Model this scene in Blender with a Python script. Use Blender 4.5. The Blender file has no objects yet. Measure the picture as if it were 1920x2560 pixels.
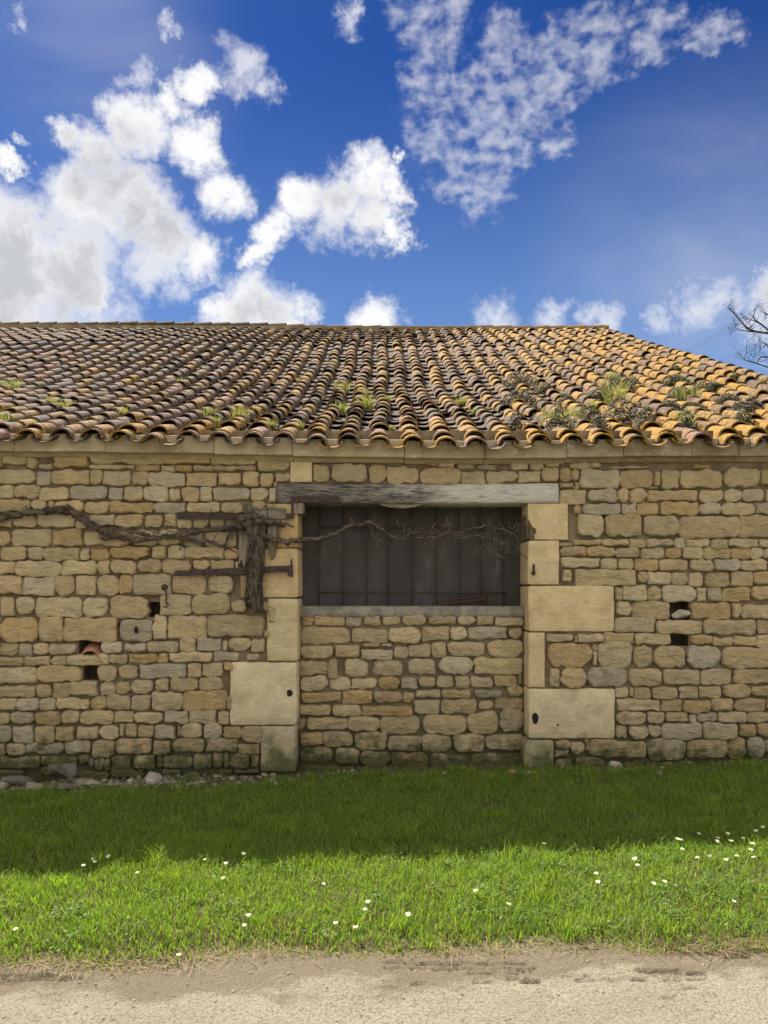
import bpy, math, random
import numpy as np
from mathutils import Vector, Matrix, noise as mnoise

# ------------------------------------------------------------------ camera
F = 1900.0                     # focal length in photograph pixels (1920 wide)
HOR = 1460.0                   # row of the horizon
EYE = 1.6
TH = math.atan((HOR - 1280.0) / F)
scene = bpy.context.scene
COL = scene.collection
cam_d = bpy.data.cameras.new('camera')
cam_d.sensor_fit = 'HORIZONTAL'; cam_d.sensor_width = 36.0
cam_d.lens = 36.0 * F / 1920.0
cam_d.clip_start = 0.05; cam_d.clip_end = 5000.0
cam = bpy.data.objects.new('camera', cam_d); COL.objects.link(cam)
cam.location = (0, 0, EYE); cam.rotation_euler = (math.radians(90) + TH, 0, 0)
scene.camera = cam
scene.render.resolution_x = 768; scene.render.resolution_y = 1024

# ------------------------------------------------------------------ light
SUN_EL = math.radians(51.0)
SUN_AZ = math.radians(-36.0)   # behind the barn, to the left
SKY_STRENGTH = 0.05
SKYT = (0.058, 0.142, 0.318)     # deep clear spring blue
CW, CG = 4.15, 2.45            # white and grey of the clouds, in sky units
vs = scene.view_settings
vs.view_transform = 'Standard'; vs.look = 'None'; vs.gamma = 1.0; vs.use_curve_mapping = False
vs.exposure = 2.25
scene.cycles.max_bounces = 5; scene.cycles.diffuse_bounces = 4; scene.cycles.use_denoising = True; scene.cycles.transmission_bounces = 3

def pxdir(px, py):
    u = (px - 960.0) / F; v = (1280.0 - py) / F
    c, s = math.cos(TH), math.sin(TH)
    return np.array([u, c - v * s, s + v * c])

def P(px, py, Y):
    d = pxdir(px, py); t = Y / d[1]
    return (d[0] * t, Y, EYE + d[2] * t)

# node helper ---------------------------------------------------------------
def nd(nt, typ, props=None, ins=None):
    n = nt.nodes.new(typ)
    for k, v in (props or {}).items(): setattr(n, k, v)
    for k, v in (ins or {}).items():
        s = n.inputs[k]
        if isinstance(v, bpy.types.NodeSocket): nt.links.new(v, s)
        else: s.default_value = v
    return n
def mth(nt, op, a, b=None, c=None, clamp=False):
    n = nt.nodes.new('ShaderNodeMath'); n.operation = op; n.use_clamp = clamp
    for i, v in enumerate((a, b, c)):
        if v is None: continue
        if isinstance(v, bpy.types.NodeSocket): nt.links.new(v, n.inputs[i])
        else: n.inputs[i].default_value = v
    return n.outputs[0]
def vmth(nt, op, a, b=None, s=None, out=0):
    n = nt.nodes.new('ShaderNodeVectorMath'); n.operation = op
    for i, v in enumerate((a, b)):
        if v is None: continue
        if isinstance(v, bpy.types.NodeSocket): nt.links.new(v, n.inputs[i])
        else: n.inputs[i].default_value = v
    if s is not None:
        if isinstance(s, bpy.types.NodeSocket): nt.links.new(s, n.inputs['Scale'])
        else: n.inputs['Scale'].default_value = s
    return n.outputs[out]
def nz(nt, vec, scale, detail=4, rough=0.55, dist=0.0, out='Fac'):
    n = nd(nt, 'ShaderNodeTexNoise', None, {'Vector': vec, 'Scale': scale, 'Detail': detail, 'Roughness': rough, 'Distortion': dist})
    return n.outputs[out]
def mr(nt, v, a, b, c=0.0, d=1.0, smooth=True):
    n = nd(nt, 'ShaderNodeMapRange', {'interpolation_type': 'SMOOTHSTEP' if smooth else 'LINEAR'},
           {'Value': v, 'From Min': a, 'From Max': b, 'To Min': c, 'To Max': d})
    return n.outputs['Result']
def mixc(nt, f, a, b, blend='MIX'):
    n = nt.nodes.new('ShaderNodeMix'); n.data_type = 'RGBA'; n.blend_type = blend
    for s, v in ((n.inputs[0], f), (n.inputs[6], a), (n.inputs[7], b)):
        if isinstance(v, bpy.types.NodeSocket): nt.links.new(v, s)
        elif isinstance(v, (tuple, list)): s.default_value = tuple(v) + (1.0,) if len(v) == 3 else v
        else: s.default_value = v
    return n.outputs[2]

# ------------------------------------------------------------------ world: sky with clouds placed by direction
world = bpy.data.worlds.new('World'); scene.world = world; world.use_nodes = True
wt = world.node_tree; wt.nodes.clear()
sky = nd(wt, 'ShaderNodeTexSky', {'sky_type': 'NISHITA', 'sun_disc': False, 'sun_elevation': SUN_EL,
         'sun_rotation': SUN_AZ, 'altitude': 100.0, 'air_density': 1.0, 'dust_density': 0.3, 'ozone_density': 3.0})
tc = wt.nodes.new('ShaderNodeTexCoord')
D = vmth(wt, 'NORMALIZE', tc.outputs['Generated'])

def blobset(pts, warped, crop_scale=1.728):
    """union of soft balls on the sphere of directions"""
    acc = None
    for (x, y, r) in pts:
        d = pxdir(x, y); k = 1.0 / np.linalg.norm(d); c = d * k
        ra = r / F * k
        dist = vmth(wt, 'DISTANCE', warped, tuple(c), out=1)
        f = mth(wt, 'MULTIPLY_ADD', dist, -1.0 / ra, 1.0)
        acc = f if acc is None else mth(wt, 'MAXIMUM', acc, f)
    return acc
def L(pts): return [(x / 1.728, y / 1.728, r / 1.728) for x, y, r in pts]
def Rr(pts): return [(960 + x / 1.728, y / 1.728, r / 1.728) for x, y, r in pts]
cum = L([(40,1080,270),(230,1170,300),(340,900,210),(430,650,150),(320,610,80),(620,560,165),(760,470,110),(880,390,105),(860,620,130),
         (560,900,220),(700,1080,205),(880,1130,140),(950,850,135),(90,1330,260),(400,1240,130),(-10,730,70),
         (1180,990,110),(1290,890,130),(1460,900,170),(1590,790,135),(1600,960,140),(1140,1110,80),
         (1130,1330,160),(1000,1390,110),(1270,1370,120),(1640,1375,130)]) + Rr([(40,800,100),(85,650,58),(30,1030,80),(1740,1230,140)])
wis = L([(1060,320,130),(1200,400,80),(650,330,95),(760,170,80),(90,40,75),(75,640,40),(760,1270,100),(480,1290,170),(1520,100,90)]) + Rr([(520,1395,130),(1470,1280,160),(1600,1380,160),(1200,1395,110),(1380,1340,170),(750,1400,120),(950,1395,110)])
alto = Rr([(230,270,150),(280,540,210),(520,560,210),(680,350,220),(420,850,150),(720,620,120),(920,190,230),(1180,130,170),(1420,150,130),(200,80,200),(560,250,200),(450,380,190),(300,780,120)])
n1 = nd(wt, 'ShaderNodeTexNoise', None, {'Vector': D, 'Scale': 8.0, 'Detail': 6.0, 'Roughness': 0.70}).outputs['Color']
w1 = vmth(wt, 'ADD', D, vmth(wt, 'SCALE', vmth(wt, 'SUBTRACT', n1, (0.5, 0.5, 0.5)), s=0.13))
fb = nz(wt, D, 21.0, 7, 0.62, 0.3)
fbc = mth(wt, 'SUBTRACT', fb, 0.5)
bc = blobset(cum, w1)
dens = mth(wt, 'MULTIPLY_ADD', fbc, 1.15, bc)
a_c = mr(wt, dens, -0.18, 0.62)
bw = blobset(wis, w1)
a_w = mth(wt, 'MULTIPLY', mr(wt, mth(wt, 'MULTIPLY_ADD', fbc, 2.6, bw), -0.1, 1.1), 0.7)
ba = blobset(alto, w1)
fa = nz(wt, vmth(wt, 'MULTIPLY', D, (1.0, 1.0, 1.35)), 58.0, 3, 0.5, 0.15)
alt_d = mth(wt, 'MULTIPLY_ADD', mth(wt, 'SUBTRACT', fa, 0.5), 2.6, mth(wt, 'MULTIPLY', mth(wt, 'MINIMUM', ba, 0.55), 0.8))
alt_d = mth(wt, 'MULTIPLY_ADD', fbc, 0.8, alt_d)
a_a = mth(wt, 'MULTIPLY', mth(wt, 'MULTIPLY', mr(wt, alt_d, -0.28, 1.2), mr(wt, ba, -0.05, 0.3)), 0.50)
veil = blobset([(1750, 620, 520), (250, 150, 420)], D)
fv = nz(wt, vmth(wt, 'MULTIPLY', D, (1, 1, 1.6)), 4.0, 4, 0.5, 0.6)
a_v = mth(wt, 'MULTIPLY', mr(wt, veil, 0.0, 0.9), mr(wt, fv, 0.3, 0.75, 0.06, 0.26))
# the rest of the sky dome: denser cloud added to light the shaded wall
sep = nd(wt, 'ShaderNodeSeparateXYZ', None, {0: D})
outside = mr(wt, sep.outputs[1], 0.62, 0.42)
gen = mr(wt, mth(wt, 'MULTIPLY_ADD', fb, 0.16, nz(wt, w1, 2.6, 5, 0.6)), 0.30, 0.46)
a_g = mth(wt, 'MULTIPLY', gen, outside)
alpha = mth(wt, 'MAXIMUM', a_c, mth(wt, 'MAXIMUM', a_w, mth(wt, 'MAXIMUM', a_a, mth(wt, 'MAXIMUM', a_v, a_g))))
# thick parts of the cumulus turn grey, thin rims stay white
gz_b = blobset(L([(480, 760, 330), (150, 1240, 420), (650, 1010, 260), (1480, 960, 220), (1150, 1420, 200)]) + Rr([(1740, 1260, 200)]), w1)
core = mth(wt, 'MULTIPLY', mr(wt, gz_b, -0.05, 0.6), mr(wt, mth(wt, 'MULTIPLY_ADD', fbc, 1.1, mth(wt, 'MULTIPLY_ADD', fv, 0.5, 0.25)), 0.30, 0.66, 0.3, 1.0))
core = mth(wt, 'MULTIPLY', core, mr(wt, dens, 0.10, 0.70))
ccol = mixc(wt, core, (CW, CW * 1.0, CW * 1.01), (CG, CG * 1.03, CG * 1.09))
# clouds away from the sun made brighter, as added fill on the wall
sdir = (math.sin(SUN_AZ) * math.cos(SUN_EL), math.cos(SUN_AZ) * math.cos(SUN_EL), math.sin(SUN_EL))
cloud_fill = mr(wt, vmth(wt, 'DOT_PRODUCT', D, sdir, out=1), 0.55, -0.6, 1.0, 1.65)
ccol = vmth(wt, 'SCALE', ccol, s=cloud_fill)
skyc = mixc(wt, 1.0, sky.outputs[0], SKYT, 'MULTIPLY')
skyc = mixc(wt, mr(wt, sep.outputs[2], 0.62, 0.16, 0.0, 0.62), skyc, (1.25, 2.1, 3.6))
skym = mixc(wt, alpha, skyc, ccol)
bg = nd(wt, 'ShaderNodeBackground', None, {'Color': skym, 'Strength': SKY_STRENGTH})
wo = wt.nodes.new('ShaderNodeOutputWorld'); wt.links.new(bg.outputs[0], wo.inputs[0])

sun_d = bpy.data.lights.new('sun', 'SUN'); sun_d.energy = 2.75; sun_d.angle = math.radians(0.55); sun_d.color = (1.0, 0.94, 0.84)
sun = bpy.data.objects.new('sun', sun_d); COL.objects.link(sun)
to_sun = Vector((math.sin(SUN_AZ) * math.cos(SUN_EL), math.cos(SUN_AZ) * math.cos(SUN_EL), math.sin(SUN_EL)))
sun.rotation_euler = to_sun.to_track_quat('Z', 'Y').to_euler(); sun.location = (-6, 10, 14)

# ------------------------------------------------------------------ object helpers
def tag(o, label=None, cat=None, group=None, kind=None):
    if label: o['label'] = label
    if cat: o['category'] = cat
    if group: o['group'] = group
    if kind: o['kind'] = kind
    return o
def empty(name, loc):
    o = bpy.data.objects.new(name, None); o.location = loc; o.empty_display_size = 0.1
    COL.objects.link(o); return o
def par(o, p):
    # parents are unrotated and unscaled and children keep world coordinates
    o.parent = p
    o.matrix_parent_inverse = Matrix.Translation(-Vector(p.location))
def mesh(name, V, Fc, mat, parent=None, smooth=True, tint=None, center=False, uv=None):
    V = np.asarray(V, dtype=np.float64)
    c = np.zeros(3)
    if center:
        c = (V.min(0) + V.max(0)) / 2; V = V - c
    me = bpy.data.meshes.new(name)
    me.from_pydata(V.tolist(), [], [list(f) for f in Fc])
    if smooth: me.polygons.foreach_set('use_smooth', [True] * len(me.polygons))
    if tint is not None:
        a = me.attributes.new('tint', 'FLOAT_COLOR', 'POINT')
        T = np.asarray(tint, dtype=np.float32)
        if T.ndim == 1: T = np.tile(T, (len(V), 1))
        if T.shape[1] == 3: T = np.hstack([T, np.ones((len(T), 1), np.float32)])
        a.data.foreach_set('color', T.ravel())
    me.materials.append(mat); me.update()
    o = bpy.data.objects.new(name, me); o.location = c
    COL.objects.link(o)
    if parent is not None: par(o, parent)
    return o
def npmesh(name, V, tris_or_quads, mat, tint=None, parent=None, smooth=False):
    """large meshes straight from numpy; faces is a list of arrays (n x k)"""
    V = np.asarray(V, np.float32)
    loops = np.concatenate([f.ravel() for f in tris_or_quads]).astype(np.int32)
    sizes = np.concatenate([np.full(len(f), f.shape[1]) for f in tris_or_quads]).astype(np.int32)
    starts = np.concatenate([[0], np.cumsum(sizes)[:-1]]).astype(np.int32)
    me = bpy.data.meshes.new(name)
    me.vertices.add(len(V)); me.vertices.foreach_set('co', V.ravel())
    me.loops.add(len(loops)); me.loops.foreach_set('vertex_index', loops)
    me.polygons.add(len(sizes)); me.polygons.foreach_set('loop_start', starts); me.polygons.foreach_set('loop_total', sizes)
    if smooth: me.polygons.foreach_set('use_smooth', np.ones(len(sizes), bool))
    if tint is not None:
        a = me.attributes.new('tint', 'FLOAT_COLOR', 'POINT')
        T = np.hstack([np.asarray(tint, np.float32), np.ones((len(V), 1), np.float32)])
        a.data.foreach_set('color', T.ravel())
    me.materials.append(mat); me.update(calc_edges=True); me.validate()
    o = bpy.data.objects.new(name, me); COL.objects.link(o)
    if parent is not None: par(o, parent)
    return o
class Acc:
    """collects many pieces for one joined mesh"""
    def __init__(s): s.V = []; s.F = []; s.T = []; s.n = 0
    def add(s, V, Fc, t):
        V = np.asarray(V); s.V.append(V); s.F += [[i + s.n for i in f] for f in Fc]
        T = np.asarray(t, float); s.T.append(np.tile(T, (len(V), 1)) if T.ndim == 1 else T); s.n += len(V)
    def build(s, name, mat, parent=None, smooth=True):
        return mesh(name, np.vstack(s.V), s.F, mat, parent, smooth, np.vstack(s.T))
def box(x0, x1, y0, y1, z0, z1):
    V = [(x0,y0,z0),(x1,y0,z0),(x1,y1,z0),(x0,y1,z0),(x0,y0,z1),(x1,y0,z1),(x1,y1,z1),(x0,y1,z1)]
    return V, [(0,3,2,1),(4,5,6,7),(0,1,5,4),(1,2,6,5),(2,3,7,6),(3,0,4,7)]
def bevbox(x0, x1, y0, y1, z0, z1, b=0.004):
    import bmesh
    V, Fc = box(x0, x1, y0, y1, z0, z1)
    bm = bmesh.new(); vs_ = [bm.verts.new(v) for v in V]
    for f in Fc: bm.faces.new([vs_[i] for i in f])
    bmesh.ops.bevel(bm, geom=list(bm.edges), offset=b, segments=1, affect='EDGES')
    bm.verts.index_update()
    out = [tuple(v.co) for v in bm.verts], [[v.index for v in f.verts] for f in bm.faces]
    bm.free(); return out
def tube(pts, rad, n=7, rough=0.0, seed=0, cap=True):
    pts = [Vector(p) for p in pts]; V = []; Fc = []
    if not hasattr(rad, '__len__'): rad = [rad] * len(pts)
    up = Vector((0.13, 0.31, 0.94))
    for i, p in enumerate(pts):
        t = (pts[min(i + 1, len(pts) - 1)] - pts[max(i - 1, 0)]).normalized()
        a = t.cross(up)
        if a.length < 0.1: a = t.cross(Vector((1, 0, 0)))
        a.normalize(); b = t.cross(a)
        for k in range(n):
            an = 2 * math.pi * k / n
            r = rad[i] * (1 + (rough * mnoise.noise(Vector((p.x * 37 + seed, p.z * 37 + k * 1.7, k * 2.3 + seed * .3))) if rough else 0))
            V.append(tuple(p + a * math.cos(an) * r + b * math.sin(an) * r))
    for i in range(len(pts) - 1):
        for k in range(n):
            Fc.append((i*n+k, i*n+(k+1) % n, (i+1)*n+(k+1) % n, (i+1)*n+k))
    if cap:
        Fc.append(tuple(range(n - 1, -1, -1))); Fc.append(tuple((len(pts)-1)*n + k for k in range(n)))
    return V, Fc
def spline(pts, per=4):
    """Catmull-Rom through the points"""
    p = [np.array(q, float) for q in pts]; p = [2*p[0]-p[1]] + p + [2*p[-1]-p[-2]]; out = []
    for i in range(1, len(p) - 2):
        for k in range(per):
            t = k / per
            out.append(0.5*((2*p[i]) + (p[i+1]-p[i-1])*t + (2*p[i-1]-5*p[i]+4*p[i+1]-p[i+2])*t*t + (3*p[i]-p[i-1]-3*p[i+1]+p[i+2])*t**3))
    out.append(p[-2]); return out
def vnoise(x, y, sc, seed):
    """smooth value noise on numpy arrays, 0..1"""
    r = np.random.RandomState(seed); g = r.rand(64, 64)
    u = x * sc + 1000.3; v = y * sc + 1000.7
    i = np.floor(u).astype(int); j = np.floor(v).astype(int); fu = u - i; fv = v - j
    fu = fu*fu*(3-2*fu); fv = fv*fv*(3-2*fv)
    a = g[i % 64, j % 64]; b = g[(i+1) % 64, j % 64]; c = g[i % 64, (j+1) % 64]; d = g[(i+1) % 64, (j+1) % 64]
    return (a*(1-fu)+b*fu)*(1-fv) + (c*(1-fu)+d*fu)*fv

# ------------------------------------------------------------------ materials
def newmat(name, rough=0.9, spec=0.25):
    m = bpy.data.materials.new(name); m.use_nodes = True; nt = m.node_tree
    b = nt.nodes['Principled BSDF']; b.inputs['Roughness'].default_value = rough
    b.inputs['Specular IOR Level'].default_value = spec
    g = nt.nodes.new('ShaderNodeNewGeometry')
    return m, nt, b, g.outputs['Position']
def bump(nt, b, h, strength, dist, prev=None):
    n = nd(nt, 'ShaderNodeBump', None, {'Height': h, 'Strength': strength, 'Distance': dist})
    if prev is not None: nt.links.new(prev, n.inputs['Normal'])
    nt.links.new(n.outputs[0], b.inputs['Normal']); return n.outputs[0]
def attr(nt, name='tint'):
    return nd(nt, 'ShaderNodeAttribute', {'attribute_name': name}).outputs['Color']
def setc(nt, b, c): nt.links.new(c, b.inputs['Base Color'])

def mat_stone(name, bump_s=1.0, algae=1.0, rough_tex=1.0):
    m, nt, b, pos = newmat(name, 0.95, 0.15)
    t = attr(nt)
    big = nz(nt, pos, 7.0, 6, 0.62)
    sv = vmth(nt, 'MULTIPLY', pos, (0.55, 1.0, 1.35))
    c = mixc(nt, 1.0, t, mixc(nt, mr(nt, big, 0.3, 0.7), (0.90, 0.87, 0.81), (1.20, 1.16, 1.08)), 'MULTIPLY')
    fine = nz(nt, pos, 55.0, 6, 0.7)
    c = mixc(nt, mr(nt, fine, 0.56, 0.72, 0.0, 0.45 * rough_tex), c, (0.24, 0.175, 0.10))
    pit = nz(nt, vmth(nt, 'ADD', sv, (0.3, 4.1, 1.9)), 24.0, 5, 0.62, 0.9)
    c = mixc(nt, mr(nt, mth(nt, 'ABSOLUTE', mth(nt, 'SUBTRACT', pit, 0.5)), 0.018, 0.0, 0.0, 0.5 * rough_tex), c, (0.20, 0.145, 0.085))
    pale = nz(nt, vmth(nt, 'ADD', sv, (3.1, 0, 7.7)), 24.0, 6, 0.7, 0.5)
    c = mixc(nt, mr(nt, pale, 0.53, 0.66, 0.0, 0.6), c, (0.57, 0.50, 0.37))
    z = nd(nt, 'ShaderNodeSeparateXYZ', None, {0: pos}).outputs[2]
    gn = nz(nt, vmth(nt, 'ADD', pos, (11.1, 0, 2.7)), 3.1, 5, 0.6)
    al = mth(nt, 'MULTIPLY', mr(nt, mth(nt, 'ADD', z, mth(nt, 'MULTIPLY', gn, -1.5)), 0.20, -1.1, 0.0, 0.5), algae)
    c = mixc(nt, al, c, (0.19, 0.165, 0.075))
    gr = mr(nt, mth(nt, 'ADD', z, mth(nt, 'MULTIPLY', nz(nt, pos, 9.0, 5, 0.65), -0.75)), -0.06, -0.32, 0.0, 0.85 * algae)
    c = mixc(nt, gr, c, (0.045, 0.060, 0.016))
    setc(nt, b, c)
    h = mth(nt, 'ADD', mth(nt, 'MULTIPLY', nz(nt, sv, 26.0, 7, 0.68), 1.0), mth(nt, 'MULTIPLY', nz(nt, pos, 110.0, 4, 0.7), 0.35))
    bump(nt, b, h, 1.0 * bump_s, 0.045 * bump_s)
    return m
M_STONE = mat_stone('limestone rubble', 1.0)
M_DRESS = mat_stone('dressed limestone', 0.5, 1.0, 0.75)
M_CORN = mat_stone('cornice limestone', 0.22, 0.0, 0.6)

def mat_mortar():
    m, nt, b, pos = newmat('lime and earth mortar', 0.97, 0.1)
    a = nz(nt, pos, 5.0, 6, 0.6); f = nz(nt, pos, 70.0, 6, 0.7)
    c = mixc(nt, mr(nt, a, 0.35, 0.68), (0.20, 0.142, 0.085), (0.34, 0.265, 0.17))
    c = mixc(nt, mr(nt, f, 0.5, 0.72, 0, 0.7), c, (0.11, 0.08, 0.05))
    z = nd(nt, 'ShaderNodeSeparateXYZ', None, {0: pos}).outputs[2]
    gr = mr(nt, mth(nt, 'ADD', z, mth(nt, 'MULTIPLY', nz(nt, pos, 5.0, 5, 0.65), -1.1)), 0.25, -0.5, 0.0, 0.85)
    c = mixc(nt, gr, c, (0.075, 0.078, 0.03))
    setc(nt, b, c); bump(nt, b, f, 0.9, 0.03); return m
M_MORTAR = mat_mortar()

def simple(name, c1, c2, scale=8.0, rough=0.9, bs=0.5, bd=0.01, bscale=60.0, stretch=(1, 1, 1), spec=0.2, thr=(0.35, 0.65), spots=None):
    m, nt, b, pos = newmat(name, rough, spec)
    v = vmth(nt, 'MULTIPLY', pos, stretch)
    c = mixc(nt, mr(nt, nz(nt, v, scale, 6, 0.62), *thr), c1, c2)
    if spots: c = mixc(nt, mr(nt, nz(nt, vmth(nt, 'ADD', v, (5.3, 1.1, 9.2)), spots[1], 5, 0.65), 0.55, 0.7, 0, spots[2]), c, spots[0])
    setc(nt, b, c); bump(nt, b, nz(nt, v, bscale, 6, 0.65), bs, bd); return m
M_RUST = simple('rusty iron', (0.036, 0.026, 0.022), (0.075, 0.050, 0.040), 30, 0.85, 0.7, 0.006, 120)
M_RUSTR = simple('orange rusty iron', (0.055, 0.028, 0.020), (0.10, 0.050, 0.034), 22, 0.9, 0.8, 0.01, 90)
M_PLANK = simple('old brown painted boards', (0.042, 0.036, 0.032), (0.062, 0.053, 0.047), 4, 0.8, 0.5, 0.006, 25, (1, 1, 0.35), 0.3, (0.3, 0.7), ((0.15, 0.13, 0.115), 7.0, 0.45))
M_BARK = simple('vine bark', (0.036, 0.026, 0.019), (0.15, 0.112, 0.08), 30, 0.95, 1.0, 0.03, 70, (1, 1, 0.3))
M_BARKH = simple('vine bark lengthwise', (0.040, 0.029, 0.021), (0.15, 0.11, 0.078), 30, 0.95, 1.0, 0.02, 70, (0.35, 1, 1))
M_TWIG = simple('dry vine twigs', (0.045, 0.031, 0.021), (0.15, 0.11, 0.075), 18, 0.95, 0.5, 0.01, 90)
M_TREE = simple('dark tree bark', (0.020, 0.016, 0.014), (0.045, 0.038, 0.033), 6, 0.95, 0.6, 0.02, 30)
M_CABLE = simple('black cable', (0.03, 0.03, 0.035), (0.04, 0.04, 0.045), 3, 0.7, 0.0)
M_CONC = simple('grey cement', (0.17, 0.146, 0.11), (0.28, 0.245, 0.19), 9, 0.95, 0.8, 0.02, 45, spots=((0.12, 0.105, 0.08), 14.0, 0.6))
M_SLATE = simple('grey slab', (0.085, 0.072, 0.057), (0.165, 0.142, 0.11), 8, 0.9, 0.6, 0.01, 40, spots=((0.05, 0.06, 0.02), 7.0, 0.7))
M_TERRA = simple('broken terracotta', (0.27, 0.12, 0.065), (0.40, 0.20, 0.12), 14, 0.9, 0.5, 0.008, 80)
M_RUB = simple('loose limestone', (0.12, 0.10, 0.066), (0.28, 0.24, 0.17), 13, 0.95, 0.9, 0.02, 45, spots=((0.07, 0.075, 0.03), 8.0, 0.75))
M_RUBW = simple('pale loose limestone', (0.26, 0.225, 0.17), (0.44, 0.39, 0.31), 16, 0.95, 0.8, 0.015, 60)
M_SOIL = simple('soil under the lawn', (0.055, 0.045, 0.022), (0.10, 0.075, 0.042), 12, 1.0, 0.9, 0.02, 60, spots=((0.035, 0.055, 0.012), 5.0, 0.8))
M_GROUND = simple('meadow', (0.045, 0.085, 0.016), (0.085, 0.12, 0.03), 1.2, 1.0, 0.9, 0.05, 30)
M_MOSS = simple('moss', (0.028, 0.048, 0.010), (0.075, 0.095, 0.02), 30, 1.0, 1.0, 0.02, 120)

def mat_lintel():
    m, nt, b, pos = newmat('weathered oak', 0.9, 0.2)
    v = vmth(nt, 'MULTIPLY', pos, (0.10, 1, 1))
    g = nz(nt, v, 80.0, 6, 0.7, 0.4)
    x = nd(nt, 'ShaderNodeSeparateXYZ', None, {0: pos})
    w = mr(nt, mth(nt, 'ADD', x.outputs[0], mth(nt, 'MULTIPLY', mth(nt, 'SUBTRACT', nz(nt, vmth(nt, 'MULTIPLY', pos, (0.5, 1, 2.0)), 6.0, 5, 0.65), 0.5), 2.4)), 0.05, 0.85)
    dark = mixc(nt, mr(nt, g, 0.36, 0.64), (0.038, 0.035, 0.033), (0.28, 0.24, 0.195))
    lite = mixc(nt, mr(nt, g, 0.32, 0.55), (0.32, 0.29, 0.255), (0.60, 0.54, 0.46))
    c = mixc(nt, w, dark, lite)
    setc(nt, b, c); bump(nt, b, g, 1.0, 0.02); return m
M_LINTEL = mat_lintel()
M_OLDWOOD = simple('grey old wood', (0.10, 0.078, 0.055), (0.27, 0.215, 0.155), 26, 0.95, 1.0, 0.02, 70, (1, 1, 0.15))
M_OLDWOODH = simple('grey old wood lengthwise', (0.10, 0.082, 0.063), (0.27, 0.225, 0.17), 26, 0.95, 1.0, 0.02, 70, (0.15, 1, 1))

def mat_tile():
    m, nt, b, pos = newmat('canal tile with lichen', 0.92, 0.2)
    t = attr(nt); s = nd(nt, 'ShaderNodeSeparateColor', None, {0: t})
    hue, lich = s.outputs[0], s.outputs[1]
    base = mixc(nt, mr(nt, hue, 0.0, 0.5, smooth=False), (0.078, 0.063, 0.055), (0.128, 0.080, 0.056))
    base = mixc(nt, mr(nt, hue, 0.86, 1.0, smooth=False), base, (0.30, 0.165, 0.115))
    base = mixc(nt, mr(nt, nz(nt, pos, 18.0, 6, 0.65), 0.35, 0.65, 0.0, 0.75), base, (0.045, 0.037, 0.034))
    pg = nz(nt, vmth(nt, 'ADD', pos, (9.0, 2.0, 0.4)), 33.0, 5, 0.65)
    base = mixc(nt, mr(nt, pg, 0.60, 0.72, 0, 0.5), base, (0.26, 0.24, 0.195))
    ln = nz(nt, vmth(nt, 'ADD', pos, (1.7, 5.0, 3.0)), 17.0, 7, 0.72, 0.3)
    x = nd(nt, 'ShaderNodeSeparateXYZ', None, {0: pos}).outputs[0]
    reg = mr(nt, mth(nt, 'ADD', x, mth(nt, 'MULTIPLY', nz(nt, pos, 0.7, 3, 0.5), 3.0)), -3.0, 5.5, -0.075, 0.030, False)
    lf = mth(nt, 'ADD', mth(nt, 'ADD', ln, reg), mth(nt, 'MULTIPLY', mth(nt, 'SUBTRACT', lich, 0.5), 0.17))
    lc = mixc(nt, mr(nt, nz(nt, pos, 40.0, 4, 0.6), 0.35, 0.65), (0.19, 0.100, 0.016), (0.34, 0.195, 0.032))
    c = mixc(nt, mr(nt, lf, 0.465, 0.56, 0.0, 0.9), base, lc)
    setc(nt, b, c)
    bump(nt, b, mth(nt, 'ADD', ln, mth(nt, 'MULTIPLY', nz(nt, pos, 90.0, 4, 0.7), 0.4)), 0.6, 0.012); return m
M_TILE = mat_tile()

def mat_path():
    m, nt, b, pos = newmat('pale worn concrete track', 0.95, 0.15)
    a = nz(nt, pos, 1.6, 5, 0.6); f = nz(nt, pos, 85.0, 6, 0.8)
    c = mixc(nt, mr(nt, a, 0.33, 0.66), (0.315, 0.272, 0.195), (0.39, 0.342, 0.255))
    c = mixc(nt, mr(nt, f, 0.40, 0.54, 0.75, 0.0), c, (0.15, 0.118, 0.075))
    vo = nd(nt, 'ShaderNodeTexVoronoi', None, {'Vector': pos, 'Scale': 58.0, 'Randomness': 1.0})
    c = mixc(nt, mr(nt, vo.outputs['Distance'], 0.40, 0.18, 0.0, 0.8), c, (0.36, 0.325, 0.25))
    y = nd(nt, 'ShaderNodeSeparateXYZ', None, {0: pos}).outputs[1]
    dirt = mr(nt, mth(nt, 'ADD', y, mth(nt, 'MULTIPLY', mth(nt, 'SUBTRACT', nz(nt, vmth(nt, 'MULTIPLY', pos, (0.6, 1, 1)), 3.0, 6, 0.65), 0.5), 0.9)), 3.18, 3.30, 0.0, 0.72)
    c = mixc(nt, dirt, c, mixc(nt, f, (0.10, 0.075, 0.045), (0.22, 0.17, 0.108)))
    setc(nt, b, c)
    h = mth(nt, 'ADD', f, mth(nt, 'MULTIPLY', vo.outputs['Distance'], -0.2))
    bump(nt, b, h, 1.0, 0.022); return m
M_PATH = mat_path()

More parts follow.
